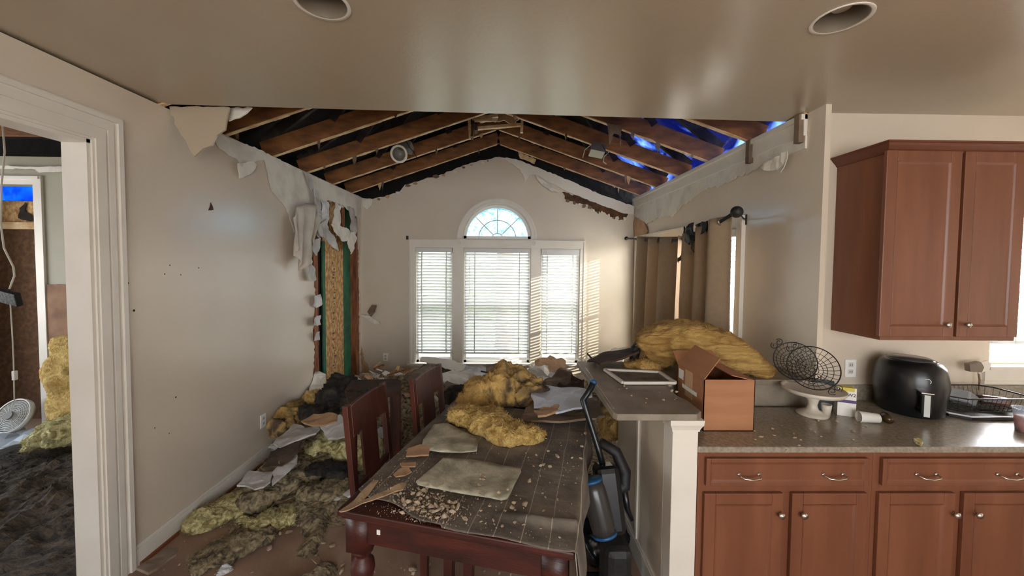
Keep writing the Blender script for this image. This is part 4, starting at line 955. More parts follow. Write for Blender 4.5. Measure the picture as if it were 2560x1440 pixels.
b_ = nb(); lathe(b_, [(0, 0), (.046, 0), (.054, .075), (.058, .115), (.062, .117), (.062, .121), (.057, .121), (.052, .076)], c, 36, cap=False); obj('tub', b_, mat('tub_plastic', (200, 214, 235), rough=.3, alpha=.3), t, True)
# outlets
def outlet(c, ax, label, w_=.036, h_=.058):
    t = thing('wall_outlet', label, 'outlet', c)
    if ax == 'y':
        B = lambda a0, a1, z0, z1, d: bx(c.x+a0, c.x+a1, c.y-d, c.y+.0, c.z+z0, c.z+z1)
    else:
        s_ = 1 if ax == '+x' else -1
        B = lambda a0, a1, z0, z1, d: bx(min(c.x, c.x+s_*d), max(c.x, c.x+s_*d), c.y+a0, c.y+a1, c.z+z0, c.z+z1)
    obj('plate', B(-w_, w_, -h_, h_, .006), VINYLW, t, bevel=.002)
    for z in (-.022, .022):
        s = obj('socket', B(-.017, .017, z-.015, z+.015, .008), mat('socket_face', (205, 200, 190), rough=.4), t, bevel=.003)
        obj('slot', B(-.008, -.005, z-.006, z+.006, .0088), INK, s); obj('slot', B(.005, .008, z-.006, z+.006, .0088), INK, s)
outlet(P(657, 1052, X=XL+.001), '+x', 'white wall outlet low on the long left wall')
outlet(P(964, 893, Y=YB-.001), 'y', 'small wall outlet on the far wall left of the window')
outlet(P(2125, 920, Y=YK-.001), 'y', 'wall outlet behind the black air fryer')
t = thing('dangling_outlet', 'loose pale outlet hanging on a wire left of the kitchen window', 'outlet', P(2428, 915, Y=YK-.05))
obj('box', sheet_bm([P(x, y, Y=YK-.05) for x, y in ((2410, 908), (2438, 902), (2446, 915), (2440, 928), (2412, 926))], .03), mat('grey_box', (120, 108, 92), rough=.5), t)
obj('plate', sheet_bm([P(x, y, Y=YK-.07) for x, y in ((2442, 908), (2466, 900), (2474, 910), (2470, 922), (2444, 934))], .008), TRIM, t)
b_ = nb(); tube(b_, [P(*p, Y=YK-.04) for p in ((2446, 932), (2449, 950), (2447, 975))], .005, 6); obj('wire', b_, mat('wire_brown', (120, 96, 70)), t)

# ================================================================ curtains on the right wall
t = thing('curtain_rod', 'bent black curtain rod with a ball finial over the right wall windows', 'curtain rod', P(1840, 530, X=1.76))
rodp = [P(1566, 596, X=1.72), P(1600, 598, X=1.71), P(1690, 602, X=1.68), P(1712, 598, X=1.66), P(1760, 578, X=1.64), P(1800, 555, X=1.64), P(1834, 533, X=1.64)]
rodp[0].y = min(rodp[0].y, YB-.06)
b_ = nb(); tube(b_, rodp, .0125, 12); obj('rod', b_, BLACKM, t, True)
b_ = nb(); bmesh.ops.create_uvsphere(b_, u_segments=20, v_segments=12, radius=.042, matrix=Matrix.Translation(P(1842, 530, X=1.64))); obj('finial', b_, BLACKM, t, True)
b_ = nb(); bmesh.ops.create_uvsphere(b_, u_segments=16, v_segments=10, radius=.028, matrix=Matrix.Translation(rodp[0])); obj('finial', b_, BLACKM, t, True)
b_ = nb(); a = P(1850, 534, X=1.68); c = Vector((XR-.002, P(1866, 534, X=XR).y, a.z-.01)); tube(b_, [a, a.lerp(c, .5)+Vector((0, 0, -.01)), c], .006, 6); box(b_, XR-.006, XR-.001, c.y-.012, c.y+.012, c.z-.04, c.z+.04); obj('bracket', b_, BLACKM, t)
def rod_at(px):
    for A, B, xa, xb in zip(rodp, rodp[1:], (1566, 1600, 1690, 1712, 1760, 1800), (1600, 1690, 1712, 1760, 1800, 1834)):
        if xa <= px <= xb: return A.lerp(B, (px-xa)/(xb-xa))
    return rodp[-1]
def curtain(name, pxs, label, zbot=.45, seed=1, amp=.075, lean=0, spread=1.0):
    """grommet curtain hanging from the rod; pxs = photo columns of the fold turning points"""
    t = thing(name, label, 'curtain', rod_at(pxs[len(pxs)//2])); rg = random.Random(seed)
    n_ = len(pxs); ncol = (n_-1)*8; nrow = 30; bm_ = nb(); G = []
    for j in range(nrow+1):
        v = j/nrow; row = []
        for i in range(ncol+1):
            u = i/ncol*(n_-1); k = min(int(u), n_-2); f = u-k; f2 = f
            p = rod_at(pxs[k]).lerp(rod_at(pxs[k+1]), f2); top = p.z+.035
            side = (1 if k % 2 else -1); off = math.cos(math.pi*f)*side*amp*(.8+.5*v)
            z = top+(zbot-top)*v
            y = p.y+lean*v*((p.y-4.2)*.3)+.02*noise.noise(Vector((u*1.3, v*2, seed)))*v*2
            x = min(1.86, p.x+off+.03*noise.noise(Vector((u*.9, v*2.5, seed+4)))*v)
            row.append(bm_.verts.new((x, y, z)))
        G.append(row)
    for j in range(nrow):
        for i in range(ncol): bm_.faces.new((G[j][i], G[j][i+1], G[j+1][i+1], G[j+1][i]))
    o = obj('fabric', bm_, CURT, t, True); o.modifiers.new('thick', 'SOLIDIFY').thickness = .003
    for k in range(n_-1):
        c = (rod_at(pxs[k])+rod_at(pxs[k+1]))/2; b_ = nb(); d = (rod_at(pxs[k+1])-rod_at(pxs[k])).normalized(); s_ = (1 if k % 2 else -1)
        nrm = (d*.8+Vector((-s_*.6, 0, 0))).normalized(); u1 = nrm.cross(Vector((0, 0, 1))).normalized(); u2 = nrm.cross(u1)
        tube(b_, [c+(u1*math.cos(a)+u2*math.sin(a))*.026 for a in (q*math.pi/10 for q in range(20))], .005, 6, True); obj('grommet', b_, mat('grommet_metal', (150, 140, 122), rough=.35, metal=.7), t)
    return t
curtain('curtain', [1606, 1627, 1640, 1662, 1668, 1700, 1712], 'brown grommet curtain panel nearest the far corner, striped by sun', seed=2, zbot=.4)
curtain('curtain', [1722, 1745, 1756, 1778, 1790, 1812], 'brown grommet curtain panel pushed together next to the bare blind', seed=5, zbot=.35, amp=.07)
sheet('curtain_heading', [P(x, y, X=1.62) for x, y in ((1706, 566), (1714, 588), (1722, 560), (1732, 556), (1734, 580), (1742, 585), (1738, 562), (1750, 556), (1770, 552), (1768, 575), (1750, 590), (1725, 612), (1712, 600))], BLACKM, 'black crumpled melted curtain heading draped over the bent rod', 'curtain', th=.012, jag=.006, step=.03, warp=.06, seed=4)
sheet('curtain_heading', [P(x, y, X=1.66) for x, y in ((1752, 600), (1742, 625), (1728, 640), (1708, 655), (1696, 672), (1702, 655), (1718, 630), (1730, 605))], mat('scorched_cloth', (58, 46, 38), (96, 78, 60), 9, .8), 'scorched strip of cloth hanging in front of the brown curtain', 'curtain', th=.01, jag=.006, step=.03, warp=.05, seed=5)
tag(obj('curtain_hook', bx(P(1018, 594, Y=YB-.03).x-.01, P(1018, 594, Y=YB-.03).x+.012, YB-.05, YB-.002, P(1018, 599, Y=YB).z, P(1018, 590, Y=YB).z), BLACKM), 'small black curtain bracket at the upper left of the far window', 'bracket')

# ================================================================ dining table
TA = R(-14.3); TO = P(1436, 1384, Z=.762); TO.z = 0
TW, TL = .965, 1.56
T_M = Matrix.Translation(TO) @ Matrix.Rotation(TA, 4, 'Z')
tb = thing('dining_table', 'dark red wooden dining table with turned legs, cloth and debris on it', 'table', TO, TA)
obj('tabletop', bx(-TW, 0, 0, TL, .735, .762), TABLEW, tb, False, True, bevel=.006)
obj('top_edge_moulding', bx(-TW+.012, -.012, .012, TL-.012, .722, .735), TABLEW, tb, False, True, bevel=.004)
b_ = nb(); box(b_, -TW+.12, -.12, .035, .06, .615, .722); box(b_, -TW+.12, -.12, TL-.06, TL-.035, .615, .722); box(b_, -TW+.035, -TW+.06, .12, TL-.12, .615, .722); box(b_, -.06, -.035, .12, TL-.12, .615, .722); obj('apron', b_, TABLEW, tb, False, True, bevel=.002)
for lx_, ly in ((-TW+.072, .072), (-.072, .072), (-TW+.072, TL-.072), (-.072, TL-.072)):
    b_ = nb(); box(b_, lx_-.047, lx_+.047, ly-.047, ly+.047, .57, .722)
    lathe(b_, [(0, 0), (.03, 0), (.034, .03), (.022, .06), (.03, .12), (.036, .22), (.03, .30), (.024, .33), (.042, .35), (.046, .375), (.04, .40), (.024, .415), (.024, .425), (.043, .44), (.05, .475), (.046, .505), (.028, .53), (.028, .54), (.044, .555), (.044, .572), (0, .572)], (lx_, ly, 0), 28, cap=False)
    obj('leg', b_, TABLEW, tb, True, True)
b_ = nb(); box(b_, -TW+.16, -.16, .36, .40, .56, .60); obj('inner_rail', b_, TABLEW, tb, False, True, bevel=.003)
obj('price_tag', bx(-TW+.165, -TW+.18, .032, .0352, .665, .685), PAPER, tb, False, True)
for lx_ in (-.62, -.52): obj('inner_post', bx(lx_-.022, lx_+.022, .34, .385, 0, .60), TABLEW, tb, False, True, bevel=.004)
# tablecloth with woven lines, torn and pulled back from the near left corner
m = bpy.data.materials.new('striped_tablecloth'); m.use_nodes = True; nt = m.node_tree; N, L = nt.nodes, nt.links; bs = N['Principled BSDF']; bs.inputs['Roughness'].default_value = .85
tc = N.new('ShaderNodeTexCoord'); nz = N.new('ShaderNodeTexNoise'); nz.inputs['Scale'].default_value = 2.2; L.new(tc.outputs['Object'], nz.inputs[0])
sx = N.new('ShaderNodeSeparateXYZ'); L.new(tc.outputs['Object'], sx.inputs[0])
def math_(op, a, b_=None):
    n_ = N.new('ShaderNodeMath'); n_.operation = op
    for i, v in enumerate((a, b_)):
        if v is None: continue
        if isinstance(v, (int, float)): n_.inputs[i].default_value = v
        else: L.new(v, n_.inputs[i])
    return n_.outputs[0]
wv = math_('MULTIPLY', math_('SUBTRACT', nz.outputs[0], .5), .05)
lx1 = math_('LESS_THAN', math_('FRACT', math_('DIVIDE', math_('ADD', sx.outputs['X'], wv), .098)), .035)
ly1 = math_('LESS_THAN', math_('FRACT', math_('DIVIDE', math_('ADD', sx.outputs['Y'], wv), .26)), .012)
ln = math_('MAXIMUM', lx1, math_('MULTIPLY', ly1, .25))
n2 = N.new('ShaderNodeTexNoise'); n2.inputs['Scale'].default_value = 7; n2.inputs['Detail'].default_value = 8; L.new(tc.outputs['Object'], n2.inputs[0])
r1 = N.new('ShaderNodeValToRGB'); L.new(n2.outputs[0], r1.inputs[0]); e = r1.color_ramp.elements; e[0].position = .38; e[1].position = .68; e[0].color = lin((92, 84, 76)); e[1].color = lin((128, 118, 104))
mx = N.new('ShaderNodeMixRGB'); L.new(math_('MULTIPLY', ln, .75), mx.inputs[0]); L.new(r1.outputs[0], mx.inputs[1]); mx.inputs[2].default_value = lin((176, 166, 146)); L.new(mx.outputs[0], bs.inputs['Base Color'])
bp = N.new('ShaderNodeBump'); bp.inputs['Strength'].default_value = .5; bp.inputs['Distance'].default_value = .01; n3 = N.new('ShaderNodeTexNoise'); n3.inputs['Scale'].default_value = 30; n3.inputs['Detail'].default_value = 6; L.new(tc.outputs['Object'], n3.inputs[0]); L.new(n3.outputs[0], bp.inputs['Height']); L.new(bp.outputs[0], bs.inputs['Normal'])
CLOTHM = m
bm_ = nb(); nx, ny = 110, 130; G = {}
ZT = .766
def cloth_pt(u, v):
    """u: 0 = left edge .. ; table-local x from -TW*.98 to +hang ; v along the length"""
    x = -TW+.01+u*(TW+.15); y = v
    w_ = .006*(1+noise.fractal(Vector((x*3, y*3, 0)), 1, 2, 4)) + .012*max(0, noise.noise(Vector((x*2.2+y*1.1, y*1.3, 4))))
    z = ZT+w_; fold = 0
    if x > .004:     # hangs over the right edge
        d = x-.004; z = ZT+.004-d*.97; x = .010+d*.12+.012*math.sin(y*14)*min(1, d*12)
    return x, y, z
for i in range(nx+1):
    for j in range(ny+1):
        u = i/nx; x0 = -TW+.01+u*(TW+.15)
        yn = -.004+max(0, -(x0+.50))*.30+.012*math.sin(x0*23) if x0 < -.50 else -.004+.004*math.sin(x0*18)
        v = yn+(1.22-yn)*j/ny
        x, y, z = cloth_pt(u, v)
        if j < 26 and -.34 < x0 < .004:            # raised fold near the front right corner
            f = math.exp(-((y-.12-.25*(x0+.2)**2)/.022)**2)*.022*min(1, (x0+.34)*6); z += f
        G[i, j] = bm_.verts.new((x, y, z))
for i in range(nx):
    for j in range(ny): bm_.faces.new((G[i, j], G[i+1, j], G[i+1, j+1], G[i, j+1]))
# front right corner tail hanging down
o = obj('tablecloth_tmp', bm_, CLOTHM, smooth=True)
me = o.data; bpy.data.objects.remove(o)
o = bpy.data.objects.new('tablecloth', me); COL.objects.link(o)
bmq = nb(); bmq.from_mesh(me); xs = [v.co for v in bmq.verts]
base = Vector((TO.x, TO.y, 0)); 
# mesh was recentred by obj(); bring it back to table coordinates
cx = Vector((min(v.x for v in xs), min(v.y for v in xs), 0)); 
gx = min(cloth_pt(i/nx, 0)[0] for i in range(nx+1)); 
bmq.transform(Matrix.Translation(Vector((-TW+.01-cx.x, -.0-cx.y-.008, 0)))); zmin = min(v.co.z for v in bmq.verts)
bmq.transform(Matrix.Translation((0, 0, (ZT+.004-.156*.97)-zmin))); bmq.to_mesh(me); bmq.free()
o.location = TO; o.rotation_euler = (0, 0, TA); MW[o] = T_M.copy(); o.modifiers.new('thick', 'SOLIDIFY').thickness = .002
tag(o, 'dark grey tablecloth with thin pale lines, bunched at the near right corner', 'tablecloth')
cloth = o
bm_ = nb(); G = []
for j in range(25):
    v = j/24; row = []
    for i in range(25):
        u = i/24; x = .006+.03*v+.012*math.sin(u*9+v*2)*v; y = -.012+u*.17-.0*v; x2 = x
        row.append(bm_.verts.new((x2+.012*math.cos(u*12)*v, y-.02*v, ZT+.004-.46*v)))
    G.append(row)
for j in range(24):
    for i in range(24): bm_.faces.new((G[j][i], G[j][i+1], G[j+1][i+1], G[j+1][i]))
q = obj('corner_drop', bm_, CLOTHM, cloth, True, True); q.modifiers.new('thick', 'SOLIDIFY').thickness = .003

# brittle peeled paper on the near left of the table
TT = lambda px, py, z=.775: P(px, py, Z=z)
def on_table(name, pts, z, m_, label, cat, **k):
    return sheet(name, [P(x, y, Z=z) for x, y in pts], m_, label, cat, **k)
on_table('placemat', ((1108, 1146), (1180, 1151), (1300, 1172), (1303, 1180), (1268, 1248), (1254, 1252), (1160, 1236), (1045, 1213), (1040, 1205)), .787, PLACEM, 'large pale grey rectangular placemat in the middle of the tablecloth', 'placemat', th=.004, warp=.004, seed=3, jag=.002, step=.05, smooth=True)
on_table('placemat', ((1085, 1062), (1118, 1060), (1190, 1092), (1195, 1102), (1192, 1130), (1120, 1132), (1050, 1124), (1058, 1096)), .792, PLACEM, 'smaller stained grey placemat in front of the yellow insulation', 'placemat', th=.004, warp=.014, seed=4, jag=.003, step=.05, smooth=True)
on_table('plaster_board_piece', ((1020, 1124), (1050, 1114), (1075, 1120), (1072, 1140), (1015, 1143)), .79, TAN, 'small flat tan gypsum piece on the table beside the smaller placemat', 'drywall', th=.008, jag=.004, step=.03)
on_table('peeled_paper', ((848, 1280), (870, 1255), (935, 1205), (946, 1210), (905, 1250), (925, 1248), (975, 1236), (1005, 1215), (1016, 1213), (1008, 1230), (960, 1252), (905, 1262), (868, 1284), (852, 1285)), .80, mat('peeled_tan', (176, 148, 114), (146, 120, 90), 9, .8), 'long curled tan paper strip peeled over the near left table corner', 'torn paper', th=.004, warp=.03, seed=5, jag=.003, step=.03, grid=.02)
on_table('peeled_paper', ((984, 1192), (1000, 1176), (1022, 1174), (1028, 1184), (1012, 1196), (990, 1200)), .80, TAN, 'small round tan paper curl on the table left of the big placemat', 'torn paper', th=.004, warp=.03, seed=6, jag=.003, step=.03)
on_table('peeled_paper', ((1000, 1160), (1040, 1158), (1038, 1168), (1004, 1168)), .79, TAN, 'thin tan sliver above the round paper curl', 'torn paper', th=.006, jag=.003, step=.03)

# ---- chunks of plaster scattered about, each its own object
def chunk_bm(seed, s=.012):
    rg_ = random.Random(seed); b_ = nb(); bmesh.ops.create_icosphere(b_, subdivisions=1, radius=s)
    sc = (rg_.uniform(.8, 1.5), rg_.uniform(.6, 1.1), rg_.uniform(.3, .7))
    for v in b_.verts: v.co = Vector((v.co.x*sc[0], v.co.y*sc[1], v.co.z*sc[2]))*rg_.uniform(.7, 1.25)
    return b_
def scatter(n_, fn, label, group, protos=6, smin=.4, smax=1.3, seed=1, m_=None, name='plaster_chunk'):
    rg_ = random.Random(seed); meshes = []
    for k in range(protos):
        me_ = bpy.data.meshes.new(name); b_ = chunk_bm(seed*20+k); b_.to_mesh(me_); b_.free(); me_.materials.append(m_ or CHUNK); meshes.append(me_)
    for k in range(n_):
        o = bpy.data.objects.new(name, meshes[k % protos]); COL.objects.link(o); s = smin+(smax-smin)*rg_.random()**2.2
        o.location = fn(rg_); o.location.z += s*.003; o.scale = (s, s, s); o.rotation_euler = (rg_.uniform(-.3, .3), rg_.uniform(-.3, .3), rg_.uniform(0, 6))
        tag(o, label, 'plaster chunk', group)
def g_(rg_, px, py, sx_, sy_, z):
    for _ in range(50):
        a, b_ = rg_.gauss(px, sx_), rg_.gauss(py, sy_); q = P(a, b_, Z=z)
        if z > .8 or z < .7: return q
        l_ = T_M.inverted() @ q
        if -TW+.02 < l_.x < -.02 and .015 < l_.y < 1.3:
            return P(a, b_, Z=.766) if l_.x < -.50 and l_.y < -(l_.x+.5)*.3 else P(a, b_, Z=cloth_pt((l_.x+TW-.01)/(TW+.15), l_.y)[2]+.003)
    return q
scatter(112, lambda r: g_(r, 1068, 1266, 44, 28, .786), 'small pale plaster chunk in the crumb heap at the near edge of the table', 'plaster crumbs heaped on the table', seed=1, smin=.45, smax=1.25)
scatter(40, lambda r: g_(r, 1290, 1265, 70, 40, .784), 'small pale plaster chunk on the right half of the tablecloth', 'plaster crumbs on the tablecloth', seed=2, smin=.4, smax=1.1)
scatter(16, lambda r: P(r.uniform(1330, 1465), r.uniform(1075, 1180), Z=.784), 'small pale plaster chunk at the far right of the table', 'plaster crumbs at the far table end', seed=3, smax=1.3)
scatter(10, lambda r: P(r.uniform(1190, 1290), r.uniform(1170, 1240), Z=.797), 'small plaster crumb on the large placemat', 'crumbs on the large placemat', seed=4, smax=.9)
scatter(14, lambda r: P(r.uniform(1540, 1700), r.uniform(965, 1010), Z=zb_+.003), 'small plaster crumb on the raised bar top', 'crumbs on the bar top', seed=5, smax=1.1)
scatter(26, lambda r: g_(r, 2010, 1075, 70, 22, .917), 'small plaster crumb on the left half of the kitchen worktop', 'crumbs on the worktop', seed=6, smax=1.0)
tag(obj('plaster_lump', sheet_bm([P(x, y, Z=.925) for x, y in ((2284, 1102), (2296, 1100), (2308, 1108), (2304, 1116), (2290, 1110))], .012, .003, .02, seed=3), BATTL), 'single pale crumpled scrap on the bright end of the worktop', 'debris')
scatter(46, lambda r: P(r.uniform(330, 860), r.uniform(1300, 1438), Z=.006), 'pale crumb on the dusty floor left of the table', 'crumbs on the open floor', seed=7, smin=.5, smax=1.8)
scatter(20, lambda r: P(r.uniform(930, 1420), r.uniform(1400, 1438), Z=.006), 'pale crumb on the floor under the table', 'crumbs under the table', seed=8, smin=.5, smax=1.8)

rg = random.Random(77); bm_ = nb()
for k in range(1500):
    a = rg.random()
    if a < .55: q = P(rg.gauss(1070, 50), rg.gauss(1275, 24), Z=.784)
    elif a < .8: q = P(rg.gauss(1000, 50), rg.gauss(1215, 35), Z=.784)
    else: q = P(rg.uniform(1040, 1460), rg.uniform(1080, 1360), Z=.784)
    l_ = T_M.inverted() @ q
    if not (-TW+.01 < l_.x < -.01 and .01 < l_.y < 1.3): continue
    s_ = rg.uniform(.0012, .0045)
    q.z = .763 if l_.x < -.50 and l_.y < -(l_.x+.5)*.3 else cloth_pt((l_.x+TW-.01)/(TW+.15), l_.y)[2]+.003
    vs = [bm_.verts.new(q+Vector((rg.uniform(-1, 1)*s_, rg.uniform(-1, 1)*s_, z_))) for z_ in (-.002, -.002, -.002, s_)]
    for f in ((0, 1, 2), (0, 1, 3), (1, 2, 3), (2, 0, 3)): bm_.faces.new([vs[i] for i in f])
tag(obj('plaster_grit', bm_, CHUNK), 'fine plaster grit strewn between the crumbs on the tablecloth', 'grit', kind='stuff')

# ================================================================ dining chairs
def chair(c, ang, label):
    """backrest centre at c (floor), facing along local +x"""
    t = thing('dining_chair', label, 'chair', c, ang, 'dining chairs along the left of the table')
    W = .225; H = .985; bw = .044
    for s_ in (-1, 1):
        b_ = nb(); beam(b_, (0, s_*(W-.022), 0), (0, s_*(W-.022), .46), bw, .036, (1, 0, 0)); beam(b_, (0, s_*(W-.022), .45), (-.05, s_*(W-.022), H), bw, .034, (1, 0, 0)); obj('back_post', b_, CHAIRW, t, False, True, bevel=.004)
    b_ = nb(); bm_ = b_; n_ = 10; V = []
    for i in range(n_+1):
        u = i/n_; y = -W+.03+(2*W-.06)*u; bow = -.018*math.sin(math.pi*u)
        V.append([b_.verts.new(p) for p in ((-.028+bow-.0, y, .80), (-.010+bow, y, .80), (-.028+bow, y, H-.005), (-.046+bow, y, H-.005))])
    for A, B in zip(V, V[1:]):
        for k in range(4): b_.faces.new((A[k], A[(k+1) % 4], B[(k+1) % 4], B[k]))
    b_.faces.new(V[0]); b_.faces.new(V[-1][::-1]); obj('top_rail', b_, CHAIRW, t, False, True, bevel=.004)
    b_ = nb(); beam(b_, (-.01, 0, .50), (-.038, 0, .82), .17, .014, (1, 0, 0)); obj('back_splat', b_, CHAIRW, t, False, True, bevel=.002)
    obj('lower_rail', bx(-.015, .008, -W+.03, W-.03, .49, .53), CHAIRW, t, False, True, bevel=.003)
    obj('seat', bx(.01, .43, -W, W, .43, .465), CHAIRW, t, False, True, bevel=.01)
    obj('seat_frame', bx(.02, .41, -W+.02, W-.02, .37, .43), CHAIRW, t, False, True)
    for s_ in (-1, 1): obj('front_leg', bx(.38, .42, s_*(W-.025)-.018, s_*(W-.025)+.018, 0, .37), CHAIRW, t, False, True, bevel=.003)
    return t
def chair_between(a, b_, label):
    a, b_ = Vector(a), Vector(b_); d = b_-a; ang = math.atan2(d.y, d.x)-math.pi/2
    c = (a+b_)/2; c.z = 0; return chair(c, ang, label)
a = P(882, 1018, Z=.985); b_ = P(996, 942, Z=.985); print('chair1', a, b_)
chair_between(a, a+(b_-a).normalized()*.45, 'dark red wooden chair with wide splat, nearer one on the left of the table')
a = P(1044, 952, Z=.985); b_ = P(1104, 915, Z=.985); print('chair2', a, b_)
chair_between(a, a+(b_-a).normalized()*.45, 'dark red wooden chair farther back on the left of the table')

# dusty side table behind the first chair
c0 = P(868, 1006, Z=.76); 
t = thing('side_table', 'dusty dark brown table top covered in dirt behind the nearer chair', 'table', (-1.02, 3.1, 0))
tp = [P(870, 1005, Z=.76), P(1003, 975, Z=.76), P(1003, 953, Z=.76), P(992, 947, Z=.76), P(880, 950, Z=.76), P(862, 975, Z=.76)]
obj('tabletop', sheet_bm(tp, .035, .003, .1, seed=2), DARKW, t)
for q in (tp[0], tp[1], tp[3], tp[4]):
    cc = (tp[0]+tp[3])/2; qq = q.lerp(cc, .15); obj('leg', bx(qq.x-.025, qq.x+.025, qq.y-.025, qq.y+.025, 0, .73), CHAIRW, t)
print('side', tp)

# ================================================================ rubble and insulation
def pile(x, y):
    h = .26*sm(2.7, 3.9, y-(x+2.13)*.25)*(1-.35*sm(-1.2, .2, x))
    h += .12*math.exp(-((x+.2)/.9)**2-((y-4.6)/.5)**2)+.10*math.exp(-((x-.8)/.5)**2-((y-4.4)/.6)**2)
    return h*(1-.75*sm(4.8, 5.45, y))
terrain('debris_pile', XL+.05, XR-.06, 2.5, YB-.06, pile, RUB, 'deep heap of dirty drywall dust and insulation scraps filling the far end of the room', seed=2, step=.022, amp=.05, sc=7)
def dirt(x, y):
    n_ = noise.fractal(Vector((x*2.2+4, y*1.6, 3)), 1, 2, 3); return max(0, min(.05, (n_-.02)*.25))*sm(1.75, 2.0, y)*sm(-.55, -.9, x)
terrain('floor_dirt', -2.09, -.5, 1.75, 2.95, dirt, BATTG, 'thin grey insulation scraps spread on the floor along the left wall', seed=5, step=.02, amp=.02, sc=12)
PF = lambda px, py, z: P(px, py, Z=z)
IG = 'insulation clumps on the left floor'
def clump(pxs, z, ra, m_, label, seed, amp=.035, sc=8, **k):
    return fiber('insulation_clump', [PF(x, y, z) for x, y in pxs], ra, m_, label, group=IG, amp=amp, seed=seed, sc=sc, zmin=.002, **k)
clump([(470, 1330), (530, 1290), (600, 1255), (660, 1225)], .04, [(.06, .03), (.13, .05), (.15, .06), (.10, .05)], BATTL, 'pale yellow insulation strip on the floor along the left baseboard', 1)
clump([(620, 1330), (680, 1300), (740, 1282)], .04, [(.06, .03), (.10, .045), (.07, .03)], BATTL, 'yellow insulation tuft on the open floor left of the table', 2)
clump([(470, 1420), (540, 1385), (620, 1350), (690, 1330)], .03, [(.06, .02), (.12, .035), (.12, .035), (.06, .02)], BATTG, 'flat grey-brown insulation scrap nearest the camera on the floor', 3)
clump([(600, 1270), (690, 1215), (780, 1170), (850, 1140)], .08, [(.08, .06), (.16, .09), (.18, .10), (.15, .08)], BATTG, 'dark dirty insulation roll lying across the floor', 4, amp=.05)
clump([(740, 1240), (830, 1225), (880, 1215)], .05, [(.10, .05), (.15, .07), (.12, .06)], BATTG, 'grey insulation mass beside the near chair leg', 5)
clump([(770, 1140), (830, 1115), (900, 1125), (950, 1130)], .16, [(.08, .07), (.17, .12), (.17, .12), (.10, .08)], BATTL, 'bright yellow fluffy insulation heap behind the near chair', 6, amp=.05)
clump([(760, 1180), (820, 1172), (880, 1185)], .14, [(.04, .03), (.08, .04), (.05, .03)], SOOT, 'black sooty lump under the bright yellow insulation heap', 7)
clump([(690, 1080), (725, 1040), (760, 1015)], .32, [(.06, .06), (.12, .09), (.09, .08)], BATTS, 'sooty yellow insulation against the left wall, lower', 8, amp=.05)
clump([(765, 1012), (800, 1000), (845, 1010)], .36, [(.08, .07), (.12, .09), (.08, .06)], BATT, 'yellow insulation tuft on top of the heap beside the torn corner', 9, amp=.05)
clump([(745, 1040), (800, 1030), (850, 1022)], .34, [(.06, .05), (.10, .07), (.06, .05)], SOOT, 'black charred insulation below the yellow tuft by the left wall', 10, amp=.05)
clump([(820, 1000), (850, 970), (872, 952)], .55, [(.08, .06), (.13, .10), (.06, .06)], SOOT, 'black twisted sooty clump by the torn corner', 11, amp=.07)
clump([(860, 1010), (890, 998), (915, 1002)], .70, [(.05, .04), (.08, .06), (.05, .04)], SOOT, 'black sooty clump on the left corner of the side table', 12, amp=.04)
clump([(1030, 1130), (1050, 1080), (1060, 1050)], .22, [(.08, .05), (.12, .07), (.10, .05)], BATTG, 'grey insulation visible between the two chairs', 13, amp=.05)
clump([(1120, 1000), (1150, 985), (1180, 978)], .55, [(.05, .05), (.11, .08), (.05, .04)], SOOT, 'round black sooty clump in front of the far pile', 14, amp=.04)
clump([(1560, 1080), (1535, 1050), (1560, 1020)], .55, [(.08, .08), (.12, .12), (.08, .08)], BATTS, 'sooty yellow insulation stuffed under the bar overhang', 15, amp=.05)
rg = random.Random(31); PT = []
for k, (m_, c_) in enumerate(((BATTL, 'pale yellow'), (BATTG, 'grey-brown'), (SOOT, 'sooty black'), (BATT, 'golden yellow'), (GYPW, 'white'), (BATTG, 'dirty grey'))):
    b_ = fiber_bm([(-.05, 0, .015), (0, .01, .03), (.05, -.01, .015)], [(.03, .02), (.045, .03), (.03, .02)], .03, 80+k, n=16, m_=16, sc=16, fz=1.5)
    me_ = bpy.data.meshes.new('insulation_tuft'); b_.to_mesh(me_); b_.free(); me_.materials.append(m_); PT.append((me_, c_))
for k in range(130):
    px, py = (rg.uniform(440, 900), rg.uniform(1120, 1420)) if k % 2 else (rg.uniform(680, 900), rg.uniform(1010, 1200))
    if (px > 700 and py > 1270) or (py > 1330 and (px > 640 or rg.random() < .5)): continue
    q = P(px, py, Z=.05)
    if q.x < XL+.10 or q.y > 4.6: continue
    l_ = T_M.inverted() @ q
    if -TW-.05 < l_.x < .05 and -.05 < l_.y < TL: continue
    q.z = max(pile(q.x, q.y) if q.y > 2.5 else 0, dirt(q.x, q.y))
    me_, c_ = PT[rg.choice((0, 0, 1, 1, 1, 2, 3, 4, 5, 5))]; o = bpy.data.objects.new('insulation_tuft', me_); COL.objects.link(o); o.location = q
    f = rg.uniform(.35, 1.25); o.scale = (f*rg.uniform(.8, 1.6), f, f*rg.uniform(.35, .7)); o.rotation_euler = (rg.uniform(-.3, .3), rg.uniform(-.3, .3), rg.uniform(0, 6))
    tag(o, 'small '+c_+' tuft of debris on the '+('open floor by the baseboard' if q.y < 2.6 else 'slope of the heap left of the chairs'), 'insulation', 'loose tufts on the left heap')
